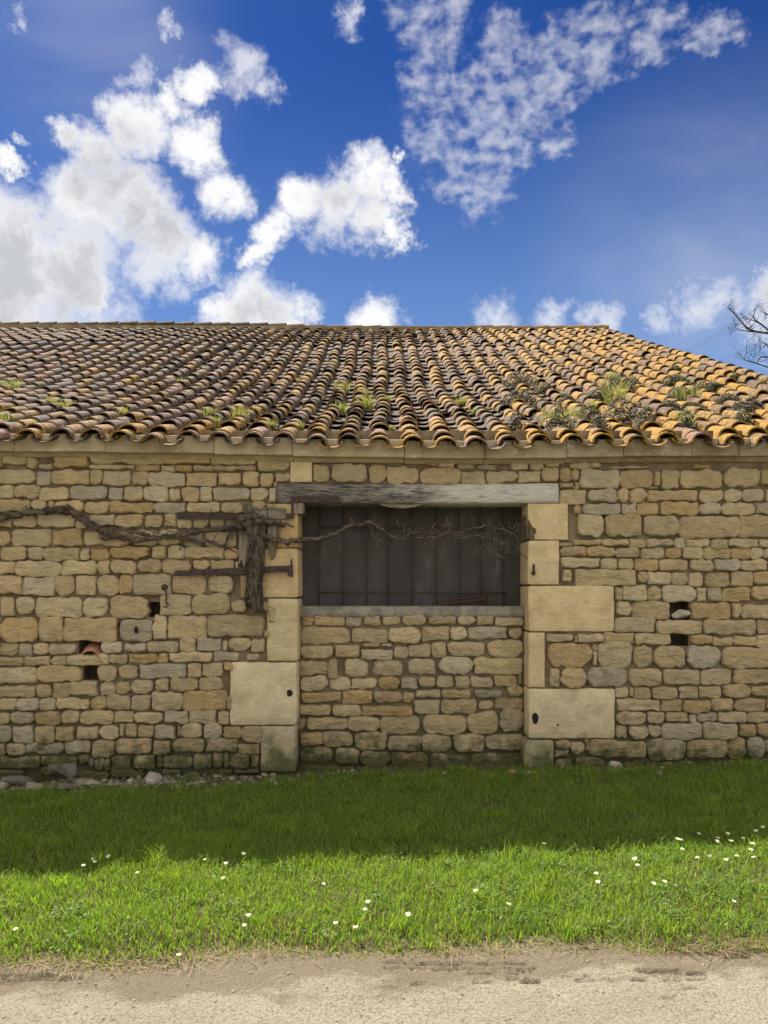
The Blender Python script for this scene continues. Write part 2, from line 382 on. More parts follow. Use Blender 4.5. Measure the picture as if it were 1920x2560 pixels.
def mat_leaf(name, trans=0.35, rough=0.6):
    m = bpy.data.materials.new(name); m.use_nodes = True; nt = m.node_tree
    b = nt.nodes['Principled BSDF']; b.inputs['Roughness'].default_value = rough; b.inputs['Specular IOR Level'].default_value = 0.3
    t = attr(nt); setc(nt, b, t)
    tr = nd(nt, 'ShaderNodeBsdfTranslucent', None, {'Color': mixc(nt, 1.0, t, (1.35, 1.45, 0.6), 'MULTIPLY')})
    mx = nd(nt, 'ShaderNodeMixShader', None, {0: trans, 1: b.outputs[0], 2: tr.outputs[0]})
    nt.links.new(mx.outputs[0], nt.nodes['Material Output'].inputs[0]); return m
M_GRASS = mat_leaf('grass blades', 0.48)
M_STRAW = mat_leaf('dry straw', 0.15, 0.8)
M_SEDUM = mat_leaf('stonecrop leaves', 0.12, 0.7)
M_PETAL = mat_leaf('white petals', 0.3)
M_DISC = simple('yellow disc florets', (0.55, 0.34, 0.02), (0.65, 0.45, 0.05), 200, 0.9)
M_STEM = simple('daisy stem', (0.06, 0.12, 0.025), (0.08, 0.15, 0.03), 50, 0.7)
# ================================================================== the ground
def gz(x): return 0.027 * np.clip(x, -9.0, 9.0)
def GP(px, py):
    """point of the ground under a pixel of the photograph"""
    d = pxdir(px, py); t = EYE / (0.027 * d[0] - d[2])
    return (d[0] * t, d[1] * t, EYE + d[2] * t)
YW = 6.60           # face of the barn wall
YI = 6.80           # face of the infill in the old doorway
def edge_y(x):
    """where the lawn stops and the track begins"""
    return 3.46 + (vnoise(x, x * 0, 0.9, 3) - 0.5) * 0.14 + (vnoise(x, x * 0 + 5, 4.0, 4) - 0.5) * 0.07

V, Fc = [], []
xs = np.concatenate([[-1500, -200, -40], np.linspace(-9, 9, 7), [40, 200, 1500]]); ys = [-1500, -200, -30, 0, 8, 30, 200, 1500]
for y in ys:
    for x in xs: V.append((x, y, float(gz(x)) - 0.07))
n = len(xs)
for j in range(len(ys) - 1):
    for i in range(n - 1): Fc.append((j*n+i, j*n+i+1, (j+1)*n+i+1, (j+1)*n+i))
tag(mesh('ground', V, Fc, M_GROUND, smooth=False), kind='structure')

def gridmesh(name, xs, ys, zf, mat, kind='structure', yf=None):
    X, Y = np.meshgrid(xs, ys)
    if yf is not None: Y = yf(X, Y)
    Z = zf(X, Y); n = len(xs); m_ = len(ys)
    idx = np.arange(n * m_).reshape(m_, n)
    q = np.stack([idx[:-1, :-1], idx[:-1, 1:], idx[1:, 1:], idx[1:, :-1]], -1).reshape(-1, 4)
    o = npmesh(name, np.stack([X, Y, Z], -1).reshape(-1, 3), [q], mat, smooth=True)
    if kind: tag(o, kind=kind)
    return o
# lawn soil: rises a little from the track, a low rough mound along the wall foot
def lawn_z(X, Y):
    e = edge_y(X)
    t = np.clip((Y - e) / 0.25, -1, 1)
    mound = 0.012 * np.clip((Y - 6.25) / 0.35, 0, 1) * (0.4 + vnoise(X, Y, 1.6, 9))
    return gz(X) - 0.02 + 0.035 * t + (vnoise(X, Y, 3.0, 8) - 0.5) * 0.03 + (vnoise(X, Y, 11.0, 18) - 0.5) * 0.012 + mound
lx = np.concatenate([np.linspace(-40, -6.1, 24), np.linspace(-6, 6, 300), np.linspace(6.1, 40, 24)])
gridmesh('lawn', lx, np.linspace(0, 1, 80), lawn_z, M_SOIL, 'structure', lambda X, T: (edge_y(X) - 0.12) + T * (7.1 - edge_y(X) + 0.12))
# track: pale concrete with tyre-lug marks pressed into the dirt along its edge
rng = random.Random(11)
lugs = []
for (px0, px1, py, dep) in [(0, 170, 2427, .010), (0, 50, 2446, .012), (960, 1320, 2402, .010), (1170, 1250, 2425, .012), (1270, 1330, 2424, .009), (1185, 1230, 2448, .012),
                            (1300, 1350, 2447, .01), (1310, 1350, 2446, .008), (1590, 1700, 2418, .012), (1600, 1640, 2428, .010), (1655, 1710, 2427, .009), (1720, 1765, 2425, .014), (1720, 1770, 2437, .012),
                            (1710, 1750, 2459, .012), (1440, 1560, 2445, .008), (1580, 1615, 2442, .013), (1460, 1480, 2434, .008), (1660, 1700, 2442, .010), (1185, 1215, 2438, .008), (1270, 1295, 2438, .008),
                            (1660, 1690, 2484, .007), (1760, 1790, 2476, .010), (1030, 1060, 2452, .012)]:
    a, b = GP(px0, py), GP(px1, py); lugs.append((a[0], b[0], a[1], b[1], dep))
for k in range(26):
    for q in (2412 + 5 * rng.random(), 2434):
        if q < 2420 or k < 12:
            p = GP(965 + k * 15 + rng.uniform(-3, 3) if q < 2420 else 8 + k * 18, q); lugs.append((p[0] - .005, p[0] + .005, p[1], p[1], .012))
for k in range(12):
    p = GP(15 + k * 17, 2437); lugs.append((p[0] - .006, p[0] + .006, p[1], p[1], .014))
def path_z(X, Y):
    z = gz(X) - 0.012 + (vnoise(X, Y, 2.0, 21) - 0.5) * 0.016 + (vnoise(X, Y, 17.0, 22) - 0.5) * 0.005 + (vnoise(X, Y, 43.0, 23) - 0.5) * 0.005
    for (x0, x1, y0, y1, dep) in lugs:
        yc = y0 + (y1 - y0) * np.clip((X - x0) / max(x1 - x0, .01), 0, 1)
        m_ = np.clip((np.minimum(X - x0, x1 - X) + .008) / .008, 0, 1) * np.clip(1.3 - np.abs(Y - yc) / 0.013, 0, 1)
        m_ = m_ * (0.35 + 0.9 * vnoise(X, Y, 30.0, 40))
        z = z - 1.9 * dep * m_
    return z
gridmesh('track', np.concatenate([np.linspace(-40, -2.9, 20), np.linspace(-2.85, 2.85, 570), np.linspace(2.9, 40, 20)]),
         np.concatenate([np.linspace(-5, 2.1, 14), np.linspace(2.13, 3.62, 168)]), path_z, M_PATH)

# ================================================================== the barn
barn = tag(empty('stone_barn', (-2.8, YW, 0.0)), 'long low limestone barn with lichened canal tile roof and half walled-up doorway', 'barn')

# ---- stones traced course by course: crop origin, scale; x0-x1@top-bottom inside the crop
CROPS = {'A': (0, 1080, 3.318), 'B': (400, 1080, 3.318), 'C': (0, 1500, 3.318), 'D': (400, 1500, 3.318), 'E': (860, 1080, 3.318),
         'F': (860, 1500, 3.318), 'G': (1240, 1080, 4.424), 'H': (1420, 1080, 3.318), 'I': (1420, 1500, 3.318), 'J': (1240, 1500, 4.424)}
WALL = """
A -60-16@190-290 20-225@190-270 230-312@212-300 330-445@262-308 448-735@205-292 742-1125@270-312 760-1372@188-264 1130-1330@270-322 1335-1455@272-326 1460-1592@274-330
B 20-415@195-264 420-800@190-272 803-1075@200-325 275-440@275-322 445-795@282-320
A -60-300@315-428 308-435@325-440 440-752@320-435 756-850@320-436 858-1085@325-442 1092-1235@328-444 1240-1535@335-445
B 217-475@340-450 482-682@338-448 688-825@333-455 829-940@340-458 955-1072@338-412
A -60-118@445-555 122-330@448-555 337-573@455-565 580-893@450-565 900-1028@460-565 1033-1192@455-568 1198-1397@452-572 1402-1503@462-570 1508-1655@460-582
B 333-435@458-572 437-745@460-570 748-895@465-568 900-962@465-590 942-966@410-460
A -60-260@562-662 265-395@572-650 400-455@575-640 462-700@572-668 705-903@575-672 905-1272@580-670 1278-1545@585-668
B 222-500@588-668 507-700@582-680 760-880@578-640 885-960@596-640
A -60-115@700-795 118-305@695-790 308-632@690-790 638-735@720-808 748-952@685-780 957-1195@690-795 1200-1355@690-798 1365-1465@678-788
B 142-265@690-805 270-415@690-800 420-540@690-800 545-655@690-800
A -60-92@815-945 98-430@800-948 435-690@808-942 695-1095@818-942 1100-1310@810-940 1315-1515@805-942
B 195-360@825-948 368-640@830-950
A 5-228@952-1060 235-370@960-1062 375-658@960-1060 665-755@965-1062 757-910@962-1070 912-1250@952-1045 1262-1382@948-1050 1388-1540@948-1052
A -60-0@955-1060
B 215-532@955-1052 538-650@975-1055
A -60-128@1070-1180 145-512@1070-1200 515-808@1068-1185 815-915@1062-1180 922-1138@1062-1180 1142-1342@1058-1168 1346-1598@1060-1170
B 275-412@1060-1145 418-620@1062-1140 630-660@1070-1145
A -60-192@1188-1348 196-458@1200-1358 463-628@1195-1358 638-798@1190-1360 803-988@1188-1362 993-1098@1185-1350 1105-1425@1178-1355
B 103-380@1190-1335 400-615@1190-1335
A -60-0@1375-1520 5-125@1370-1522 138-298@1368-1515 303-680@1372-1528 685-898@1368-1538 912-1245@1365-1545 1330-1582@1358-1510
B 265-582@1345-1508 592-722@1400-1495 668-725@1180-1375 850-890@1415-1480 900-962@1430-1585
C -60-4@140-345 10-325@140-350 330-525@148-345 530-978@150-348 1005-1265@165-340 1280-1382@120-328
D 60-390@130-320 398-862@125-308
C 5-155@352-455 160-272@362-465 280-410@362-445 412-638@360-450 838-1022@340-440 1028-1222@355-430 1230-1478@338-428 1492-1632@320-430
C -60-0@352-455
D 308-512@318-425 517-562@335-420 568-755@320-412 758-868@318-435 860-905@250-315
C -60-210@472-545 213-420@465-548 430-563@460-545 568-910@460-535 912-1062@445-530 1070-1308@442-520 1315-1397@438-522
D 75-435@432-518 442-652@430-505 720-820@445-500
C -60-305@558-692 312-680@548-672 815-980@540-672 985-1148@535-655 1155-1555@525-645
D 232-348@530-640 352-525@525-632 535-608@520-580
C -60-300@712-808 308-425@698-810 435-582@685-815 585-822@672-792 828-955@675-790 962-1088@672-780 1095-1277@660-782 1285-1405@652-758
D 82-315@645-752 322-522@638-748
C 0-145@815-915 148-328@815-912 333-470@818-915 474-742@810-905 752-888@795-905 892-1085@788-915 1092-1250@790-910 1258-1512@765-912
C -60--4@818-912
D 192-550@755-915 555-600@800-910
C -60-80@940-1020 85-290@925-1022 300-505@925-1035 510-665@920-1028 670-945@918-1030 948-1112@925-1015 1115-1355@928-1012 1360-1560@915-1018
D 235-470@920-1022 487-580@922-1032
C -60-98@1040-1175 103-290@1038-1180 300-465@1040-1178 470-622@1042-1165 638-815@1045-1158 822-992@1035-1148 996-1038@1028-1140 1045-1142@1030-1132 1150-1277@1035-1138 1282-1465@1040-1150
D 148-172@1040-1130 175-352@1025-1145 360-515@1025-1148 520-688@1048-1150 692-848@1050-1185
C -60-50@1195-1300 60-212@1188-1282 222-535@1180-1275 540-752@1165-1272 760-955@1160-1308 962-1262@1148-1280 1275-1422@1155-1280
D 108-375@1152-1270 385-640@1145-1260 645-832@1192-1275
C -60-330@1300-1395 338-648@1290-1370 652-732@1285-1360 736-784@1310-1385 788-860@1310-1420 865-915@1320-1420 920-1090@1290-1430 1125-1290@1290-1400 1298-1350@1290-1395 1355-1605@1290-1395
D 290-432@1275-1400 435-525@1268-1392 528-578@1275-1395 582-748@1270-1390 755-810@1285-1390 475-600@1402-1445 625-820@1395-1440 20-180@1400-1455
C -60-200@1400-1480 340-560@1375-1450 650-900@1425-1480 925-1200@1400-1470
B 1270-1412@270-415
E -108-192@265-420 198-348@270-425 352-622@290-430 628-968@300-428 973-1172@325-425 1176-1435@325-420 1440-1635@320-418 940-1075@262-315 1110-1265@275-316 1380-1530@255-318 1538-1650@245-315 780-915@258-296
G 500-695@395-550 702-825@395-550 832-915@415-545 550-700@330-388 820-1030@335-412 1034-1148@335-405 700-852@560-632 856-920@552-630 712-998@640-805 860-940@812-905
G 730-830@1520-1660 685-845@1225-1275
H 95-425@310-470 428-705@320-465 708-760@325-450 767-915@318-475 920-1275@320-470 1282-1588@305-460 1592-1760@310-440 330-660@288-308 1040-1180@262-308 680-750@452-474
H 160-405@475-588 412-500@470-585 505-642@475-582 655-1070@485-572 1083-1292@480-582 1298-1440@475-578 1445-1620@470-578 1640-1760@475-575
H 115-435@592-685 443-560@590-685 565-752@590-685 768-1083@585-685 1090-1255@595-685 1262-1548@590-688 1553-1760@590-680
H 75-292@688-865 298-612@690-865 616-918@690-868 925-1410@700-880 1415-1760@695-872
H 40-272@885-945 276-502@888-948 506-633@888-962 638-875@892-952 880-970@885-965 973-1167@885-955 1172-1322@888-965 1328-1577@885-952 1581-1760@890-955
H -55-152@958-1028 155-387@955-1035 390-593@962-1040 598-798@965-1048 803-937@965-1045 942-1112@960-1052 1115-1345@962-1048 1350-1507@962-1055 1512-1615@962-1055 1622-1760@965-1050
H -58-262@1045-1122 265-402@1050-1138 415-543@1050-1145 548-752@1050-1155 755-993@1060-1148 1005-1203@1055-1158 1208-1422@1055-1152 1428-1655@1060-1150 1660-1760@1060-1150
H 55-558@1142-1272 565-653@1160-1252 658-842@1160-1270 845-985@1165-1270 990-1122@1160-1285 1128-1337@1168-1285 1342-1523@1165-1282 1528-1760@1160-1255
H 387-450@1285-1402 455-652@1270-1395 656-772@1280-1400 777-1065@1278-1412 1070-1152@1290-1405 1155-1268@1290-1400 1272-1510@1290-1405 1515-1760@1275-1395
H 395-522@1405-1525 530-838@1408-1550 1018-1345@1415-1550 1350-1425@1420-1545 1430-1760@1430-1550
I 388-720@150-268 725-1118@165-278 1125-1560@160-282 1565-1760@165-280
J 560-855@370-455 862-900@390-475
I 78-283@280-350 290-548@275-360 555-845@278-370 1015-1192@290-365 1195-1367@298-378 1372-1560@300-380 1568-1760@290-388
J 575-1062@480-735 1070-1130@480-565 1066-1118@570-715
I 250-528@360-565 540-693@375-560 705-965@378-570 975-1260@375-562 1270-1760@392-565
J 600-705@750-970 715-990@748-965
I 152-490@560-715 497-775@568-710 785-1083@570-702 1088-1355@565-705 1360-1760@570-692
I 388-500@712-808 508-538@725-810 542-683@722-825 690-900@718-822 908-1075@720-818 1080-1272@715-815 1280-1500@708-808 1505-1760@710-795
I 405-760@822-920 768-945@828-925 950-1170@830-928 1178-1367@820-920 1372-1635@812-922 1638-1760@815-910
I 398-648@928-1028 652-805@928-1025 808-998@930-1008 1001-1062@940-1020 1066-1235@932-1015 1240-1470@930-1018 1475-1760@928-1015
I 398-495@1038-1148 498-658@1035-1155 661-772@1035-1135 778-1103@1020-1152 1110-1408@1022-1155 1412-1555@1022-1130 1558-1760@1020-1122
J 655-816@1552-1645 820-978@1570-1690 982-1030@1545-1660
I 175-648@1162-1305 658-975@1148-1330 982-1320@1160-1308 1325-1475@1142-1318 1480-1622@1135-1320 1628-1760@1170-1280
J 650-805@1650-1735 655-830@1740-1930 880-1205@1735-1920
I 430-635@1330-1450 640-915@1350-1430 920-1070@1335-1440 1075-1245@1335-1430 1255-1425@1330-1420 1440-1760@1325-1400
"""
INFILL = """
D 1180-1268@125-215 1278-1532@122-212
F 12-142@128-215 155-312@128-215 320-470@122-205 480-690@120-210 695-938@130-205 943-1088@132-208 1095-1238@118-210 1252-1478@138-220
D 1165-1580@228-360
F 62-368@232-355 372-638@222-365 645-875@215-330 878-1020@222-332 1025-1355@225-330 1362-1478@232-318
D 1170-1440@378-485
F -78-135@375-478 138-402@408-492 165-300@358-390 305-400@362-388 405-532@378-490 538-713@368-472 716-848@348-475 852-1175@340-462 1182-1485@328-472
D 1150-1390@505-632 1394-1475@492-655
F 5-205@488-628 235-492@495-632 528-765@485-618 785-1065@472-612 1068-1478@478-615
D 1168-1395@635-752 1400-1580@642-742
F 62-278@640-738 285-463@642-738 467-612@642-738 618-755@635-730 762-912@615-732 918-1042@628-728 1050-1234@635-728 1239-1438@620-722 1442-1475@610-695
D 1168-1508@758-850
F -15-238@750-858 242-480@762-855 488-580@765-842 588-803@742-808 812-1052@740-810 1080-1312@738-808 1352-1480@705-805
D 1152-1418@868-955
F -100-145@870-965 148-570@878-962 578-798@830-938 803-1108@828-932 1115-1242@830-910 1248-1488@812-908
D 1128-1214@975-1065 1220-1555@962-1080
F 32-298@975-1090 302-630@960-1105 642-1018@950-1108 1022-1268@918-1118 1275-1488@908-1095
D 1168-1342@1088-1205 1350-1602@1090-1220
F 88-352@1098-1240 358-642@1118-1245 645-905@1110-1265 918-1165@1108-1262 1170-1488@1110-1245
D 1165-1430@1218-1350
F -71-132@1230-1352 140-388@1252-1368 390-705@1262-1392 712-1040@1268-1392 1045-1488@1268-1405
D 1165-1620@1372-1425
F 150-420@1385-1440 440-700@1410-1450 720-1000@1405-1450
"""
def parse(txt):
    out = []
    for ln in txt.strip().splitlines():
        w = ln.split(); ox, oy, s = CROPS[w[0]]
        for it in w[1:]:
            xr, yr = it.split('@')
            k = xr.index('-', 1); x0, x1 = float(xr[:k]), float(xr[k+1:])
            y0, y1 = map(float, yr.split('-'))
            out.append((ox + x0 / s, oy + y0 / s, ox + x1 / s, oy + y1 / s))
    return out
PALETTE = [(0.46, 0.375, 0.245), (0.48, 0.40, 0.27), (0.43, 0.345, 0.22), (0.49, 0.42, 0.30), (0.45, 0.38, 0.265), (0.40, 0.33, 0.22),
           (0.47, 0.37, 0.22), (0.44, 0.345, 0.235), (0.43, 0.38, 0.28), (0.50, 0.43, 0.315)]
def stone_geo(quad, Y, seed, proud=0.02, back=0.05, rr=0.25, wob=0.0035, bulge=0.012, fine=0.008, bev=0.007, tl=1.0):
    """a rough block: quad is four (x,z) corners, front face towards -Y"""
    r = random.Random(seed)
    q = [np.array(c, float) for c in quad]
    w = (np.linalg.norm(q[1]-q[0]) + np.linalg.norm(q[2]-q[3])) / 2; h = (np.linalg.norm(q[3]-q[0]) + np.linalg.norm(q[2]-q[1])) / 2
    mn = min(w, h); pts = []
    for k in range(4):
        a, b = q[k], q[(k+1) % 4]; e = b - a; ln = np.linalg.norm(e); e = e / ln; nrm = np.array([-e[1], e[0]])
        c = min(rr * mn * r.uniform(0.5, 1.5), ln * 0.35)
        c2 = min(rr * mn * r.uniform(0.5, 1.5), ln * 0.35)
        m_ = max(2, int(ln / 0.05))
        for i in range(m_ + 1):
            t = c + (ln - c - c2) * i / m_
            pts.append(a + e * t + nrm * r.gauss(0, wob) * (1 if 0 < i < m_ else 0.4))
    def chaikin(p):
        o = []
        for i in range(len(p)):
            a, b = p[i], p[(i+1) % len(p)]; o += [a * 0.75 + b * 0.25, a * 0.25 + b * 0.75]
        return o
    pts = np.array(chaikin(pts)); c = pts.mean(0); c = (pts.max(0) + pts.min(0)) / 2
    hw, hh = (pts.max(0) - pts.min(0)) / 2; hm = min(hw, hh); n = len(pts)
    tx, tz = r.gauss(0, 0.035) * tl, r.gauss(0, 0.05) * tl
    rings = [(0.0, back), (0.0, -proud * 0.2), (bev * 0.45, -proud * 0.75), (bev * 1.4, -proud), (hm * 0.34, -proud - bulge * 0.5), (hm * 0.58, -proud - bulge * 0.8), (hm * 0.80, -proud - bulge)]
    V = []; off = r.uniform(0, 50)
    for k, (ins, dep) in enumerate(rings):
        ins = min(ins, hm * 0.85)
        for p in pts:
            d = p - c; x = c[0] + d[0] * (hw - ins) / hw; z = c[1] + d[1] * (hh - ins) / hh
            yy = Y + dep
            if k >= 2: yy += (x - c[0]) * tx + (z - c[1]) * tz
            if k >= 3:
                v = Vector((x * 14 + off, z * 14, off)); yy -= fine * (mnoise.noise(v) + 0.7 * mnoise.noise(v * 2.7))
            V.append((x, yy, z))
    v = Vector((c[0] * 14 + off, c[1] * 14, off)); V.append((c[0], Y - proud - bulge - fine * mnoise.noise(v), c[1]))
    Fc = []
    for k in range(len(rings) - 1):
        for i in range(n): Fc.append((k*n+i, k*n+(i+1) % n, (k+1)*n+(i+1) % n, (k+1)*n+i))
    k = len(rings) - 1
    for i in range(n): Fc.append((k*n+i, k*n+(i+1) % n, len(V)-1))
    return V, Fc
def quad_at(x0, y0, x1, y1, Y, seed, jit=0.03, shrink=0.0):
    r = random.Random(seed * 7 + 1)
    mn = min(x1 - x0, y1 - y0); j = lambda: r.gauss(0, jit * mn)
    x0 += shrink; x1 -= shrink; y0 += shrink; y1 -= shrink
    c = [(x0 + j(), y1 + j()), (x1 + j(), y1 + j()), (x1 + j(), y0 + j()), (x0 + j(), y0 + j())]
    return [(P(a, b, Y)[0], P(a, b, Y)[2]) for a, b in c]

# ---- mortar core of the wall, with the doorway and the put-log holes left open
HOLES = [(372, 1502, 402, 1545), (197, 1604, 250, 1634), (207, 1661, 245, 1698), (1674, 1507, 1726, 1549), (1674, 1583, 1724, 1612), (1503, 1284, 1514, 1292), (296, 1555, 306, 1592)]
ox0, ox1 = P(745, 1500, YW)[0], P(1320, 1500, YW)[0]
zlin0 = P(960, 1257, YW)[2]; zlin1 = P(960, 1208, YW)[2]
hw = [(P(a, b, YW)[0], P(c, d, YW)[0], P(a, d, YW)[2], P(a, b, YW)[2]) for a, b, c, d in HOLES]
XL, XR = -10.55, 5.0
def core_grid(name, x0, x1, z0, z1, Y, cell, skip, parent, amp=0.012):
    nx = int((x1 - x0) / cell); nz_ = int((z1 - z0) / cell)
    X, Z = np.meshgrid(np.linspace(x0, x1, nx + 1), np.linspace(z0, z1, nz_ + 1))
    Yv = Y + (vnoise(X, Z, 9.0, 31) - 0.5) * amp + (vnoise(X, Z, 24.0, 32) - 0.5) * amp * 0.7
    idx = np.arange((nx+1)*(nz_+1)).reshape(nz_+1, nx+1)
    q = np.stack([idx[:-1, :-1], idx[:-1, 1:], idx[1:, 1:], idx[1:, :-1]], -1).reshape(-1, 4)
    cx = ((X[:-1, :-1] + X[1:, 1:]) / 2).ravel(); cz = ((Z[:-1, :-1] + Z[1:, 1:]) / 2).ravel()
    keep = np.ones(len(q), bool)
    for (a, b, c, d) in skip: keep &= ~((cx > a) & (cx < b) & (cz > c) & (cz < d))
    return npmesh(name, np.stack([X, Yv, Z], -1).reshape(-1, 3), [q[keep]], M_MORTAR, parent=parent, smooth=True)
wall = core_grid('wall', -5.8, XR, -0.5, 2.95, YW + 0.026, 0.022, [(ox0 - .03, ox1 + .03, -1, zlin0 + 0.03)] + hw, barn)
for (a, b, c, d) in hw:
    V, Fc = box(a - .03, b + .03, YW + .02, YW + 0.26, c - .03, d + .03)
    mesh('hole_lining', V, [f for f in Fc if f != (0, 1, 5, 4)], M_MORTAR, wall, smooth=False, center=True)
# plain outer shell of the rest of the building
def zroof(Y): return 2.90 + 0.437 * (Y - 6.42)
YB = 27.2; YR = 16.8
V = [(XR, YW + .05, -.6), (XR, YB, -.6), (XR, YB, 2.9), (XR, YR, zroof(YR) - .15), (XR, YW + .05, 2.85)]
mesh('gable_wall', V, [(0, 1, 2, 3, 4)], M_MORTAR, barn, smooth=False)
mesh('gable_wall', [(XL, y, z) for _, y, z in V], [(4, 3, 2, 1, 0)], M_MORTAR, barn, smooth=False)
V, Fc = box(XL, XR, YB, YB + .4, -.6, 2.85); mesh('back_wall', V, Fc, M_MORTAR, barn, smooth=False)
V, Fc = box(XL, -5.8, YW + .005, YW + .3, -.6, 2.9); mesh('far_front_wall', V, Fc, M_MORTAR, barn, smooth=False)

stones = []      # (visible area, V, F, tint, parent, name, material)
def tint_for(seed, px, py):
    r = random.Random(seed * 13 + 5)
    c = np.array(r.choice(PALETTE)) ; c = (c * .75 + np.array((0.46, 0.375, 0.245)) * .25) * np.array((1.12, 1.05, .93)) * r.uniform(0.90, 1.12)
    u = r.random()
    if u < 0.03: c = np.array((0.45, 0.385, 0.28)) * r.uniform(0.85, 1.1)
    elif u < 0.10: c = np.array((0.49, 0.345, 0.17)) * r.uniform(0.9, 1.05)
    elif u < 0.17: c = np.array((0.55, 0.465, 0.325)) * r.uniform(0.92, 1.02)
    return np.clip(c, 0, 0.6)
GREY = {(1155, 525, 'C'), (115, 592, 'H'), (1208, 1055, 'H'), (1480, 1135, 'I'), (308, 325, 'A'), (900, 460, 'A')}
seed = 100
for rec in parse(WALL):
    seed += 1; r = random.Random(seed)
    x0, y0, x1, y1 = rec; q = quad_at(x0, y0, x1, y1, YW, seed)
    small = min(x1 - x0, y1 - y0) < 14
    V, Fc = stone_geo(q, YW, seed, proud=r.uniform(0.010, 0.034) * (0.7 if small else 1), rr=r.uniform(0.07, 0.30), wob=0.0075, fine=0.013 if not small else 0.006, bulge=0.004)
    t = tint_for(seed, x0, y0)
    for (gx, gy, g) in GREY:
        o = CROPS[g]
        if abs(o[0] + gx / o[2] - x0) < 1 and abs(o[1] + gy / o[2] - y0) < 1: t = np.array((0.45, 0.395, 0.29))
    stones.append(((min(x1, 1920) - max(x0, 0)) * (y1 - y0), V, Fc, t, wall, 'stone', M_STONE))
# infill
zs = P(960, 1515, YI)[2]
infill = core_grid('infill_wall', ox0 - .05, ox1 + .05, -0.5, zs - 0.03, YI + 0.018, 0.022, [], barn)
for rec in parse(INFILL):
    seed += 1; r = random.Random(seed)
    x0, y0, x1, y1 = rec; q = quad_at(x0, y0, x1, y1, YI, seed, jit=0.05)
    V, Fc = stone_geo(q, YI, seed, proud=r.uniform(0.014, 0.040), rr=r.uniform(0.13, 0.30), fine=0.015, wob=0.0065, bulge=0.006)
    stones.append(((x1 - x0) * (y1 - y0), V, Fc, tint_for(seed, x0, y0), infill, 'stone', M_STONE))
# more coursed stone just past both ends of the view, so that the wall goes on
extra = Acc()
for (xa, xb) in ((-5.75, P(-20, 1500, YW)[0]), (P(1952, 1500, YW)[0], XR - .02)):
    z = -0.15; k = 0
    while z < 2.58:
        h = rng.uniform(0.095, 0.17); x = xa
        while x < xb - 0.05:
            w = min(rng.uniform(0.14, 0.42), xb - x)
            seed += 1
            V, Fc = stone_geo([(x+.005, z+.005), (x+w-.005, z+.005), (x+w-.005, z+h-.005), (x+.005, z+h-.005)], YW, seed, proud=rng.uniform(.006, .02), rr=0.22)
            extra.add(V, Fc, tint_for(seed, 0, 0)); x += w
        z += h
# the largest 300 stones are parts of their own, the smaller ones are joined
stones.sort(key=lambda s_: -s_[0])
lim = 300
for (ar, V, Fc, t, pr, nm, mt) in stones[:lim]:
    mesh(nm, V, Fc, mt, pr, True, t, center=True)
for pr, nm in ((wall, 'small_stones'), (infill, 'small_stones')):
    acc = Acc()
    for (ar, V, Fc, t, p2, _, mt) in stones[lim:]:
        if p2 is pr: acc.add(V, Fc, t)
    if acc.n: tag(acc.build(nm, M_STONE, pr), kind='stuff')
tag(extra.build('stones_beyond_view', M_STONE, wall), kind='stuff')

# ---- dressed jamb blocks (front face rectangles in pixels)
def block(name, x0, y0, x1, y1, t, proud=0.012, back=0.36, parent=None, bev=0.006, rr=0.03, fine=0.003, m=None):
    global seed
    seed += 1
    V, Fc = stone_geo(quad_at(x0, y0, x1, y1, YW, seed, jit=0.006, shrink=0.5), YW, seed, proud, back, rr, 0.0018, 0.002, fine, bev, 0.06)
    return mesh(name, V, Fc, m or M_DRESS, parent or wall, True, t, center=True)
T1, T2, T3 = (0.50, 0.39, 0.225), (0.51, 0.405, 0.24), (0.52, 0.43, 0.285)
for a in [(668, 1259, 745, 1369, (0.40, 0.27, 0.13)), (655, 1371, 745.5, 1494, (0.47, 0.345, 0.19)), (668, 1496, 744.5, 1653, (0.45, 0.365, 0.215)),
          (576, 1655, 743, 1813, T3), (652, 1815, 739, 1930, (0.38, 0.315, 0.22)),
          (1319, 1351, 1397, 1462, T2), (1319.5, 1464, 1535, 1579, T1), (1320, 1581, 1362, 1719, T1), (1320, 1721, 1537, 1846, T3)]:
    block('jamb_block', *a)
# top right jamb block, its corner broken away
def polyblock(pts, t):
    n = len(pts); V = [P(a, b, YW) for a, b in pts]; c = np.mean(V, 0); V2 = []
    for dep, k in ((.30, 1.0), (-.006, 1.0), (-.014, .985)):
        V2 += [((v[0] - c[0]) * k + c[0], YW + dep, (v[2] - c[2]) * k + c[2]) for v in V]
    Fc = [(k*n+i, k*n+(i+1) % n, (k+1)*n+(i+1) % n, (k+1)*n+i) for k in range(2) for i in range(n)] + [tuple(2*n+i for i in range(n))]
    return mesh('jamb_block', V2, Fc, M_DRESS, wall, False, t, center=True)
polyblock([(1419, 1350), (1337, 1349), (1336, 1338), (1341, 1330), (1339, 1322), (1332, 1319), (1326, 1308), (1320, 1298), (1319, 1280), (1320, 1259), (1419, 1259)], T1)
mesh('broken_core', *bevbox(P(1319, 1300, YW)[0], P(1345, 1300, YW)[0], YW + .05, YW + .36, P(1320, 1349, YW)[2], P(1320, 1285, YW)[2], .006), M_MORTAR, wall, False, center=True)
block('jamb_block', 1310, 1850, 1385, 1945, (0.30, 0.26, 0.16), fine=0.012, rr=0.12)
block('jamb_block', 725, 1153, 781, 1206, T2, back=0.05)
mesh('brick_chip', *bevbox(P(1071, 1160, YW)[0], P(1095, 1160, YW)[0], YW - .004, YW + .03, P(1071, 1164, YW)[2], P(1071, 1155, YW)[2], .003), M_TERRA, wall, center=True)
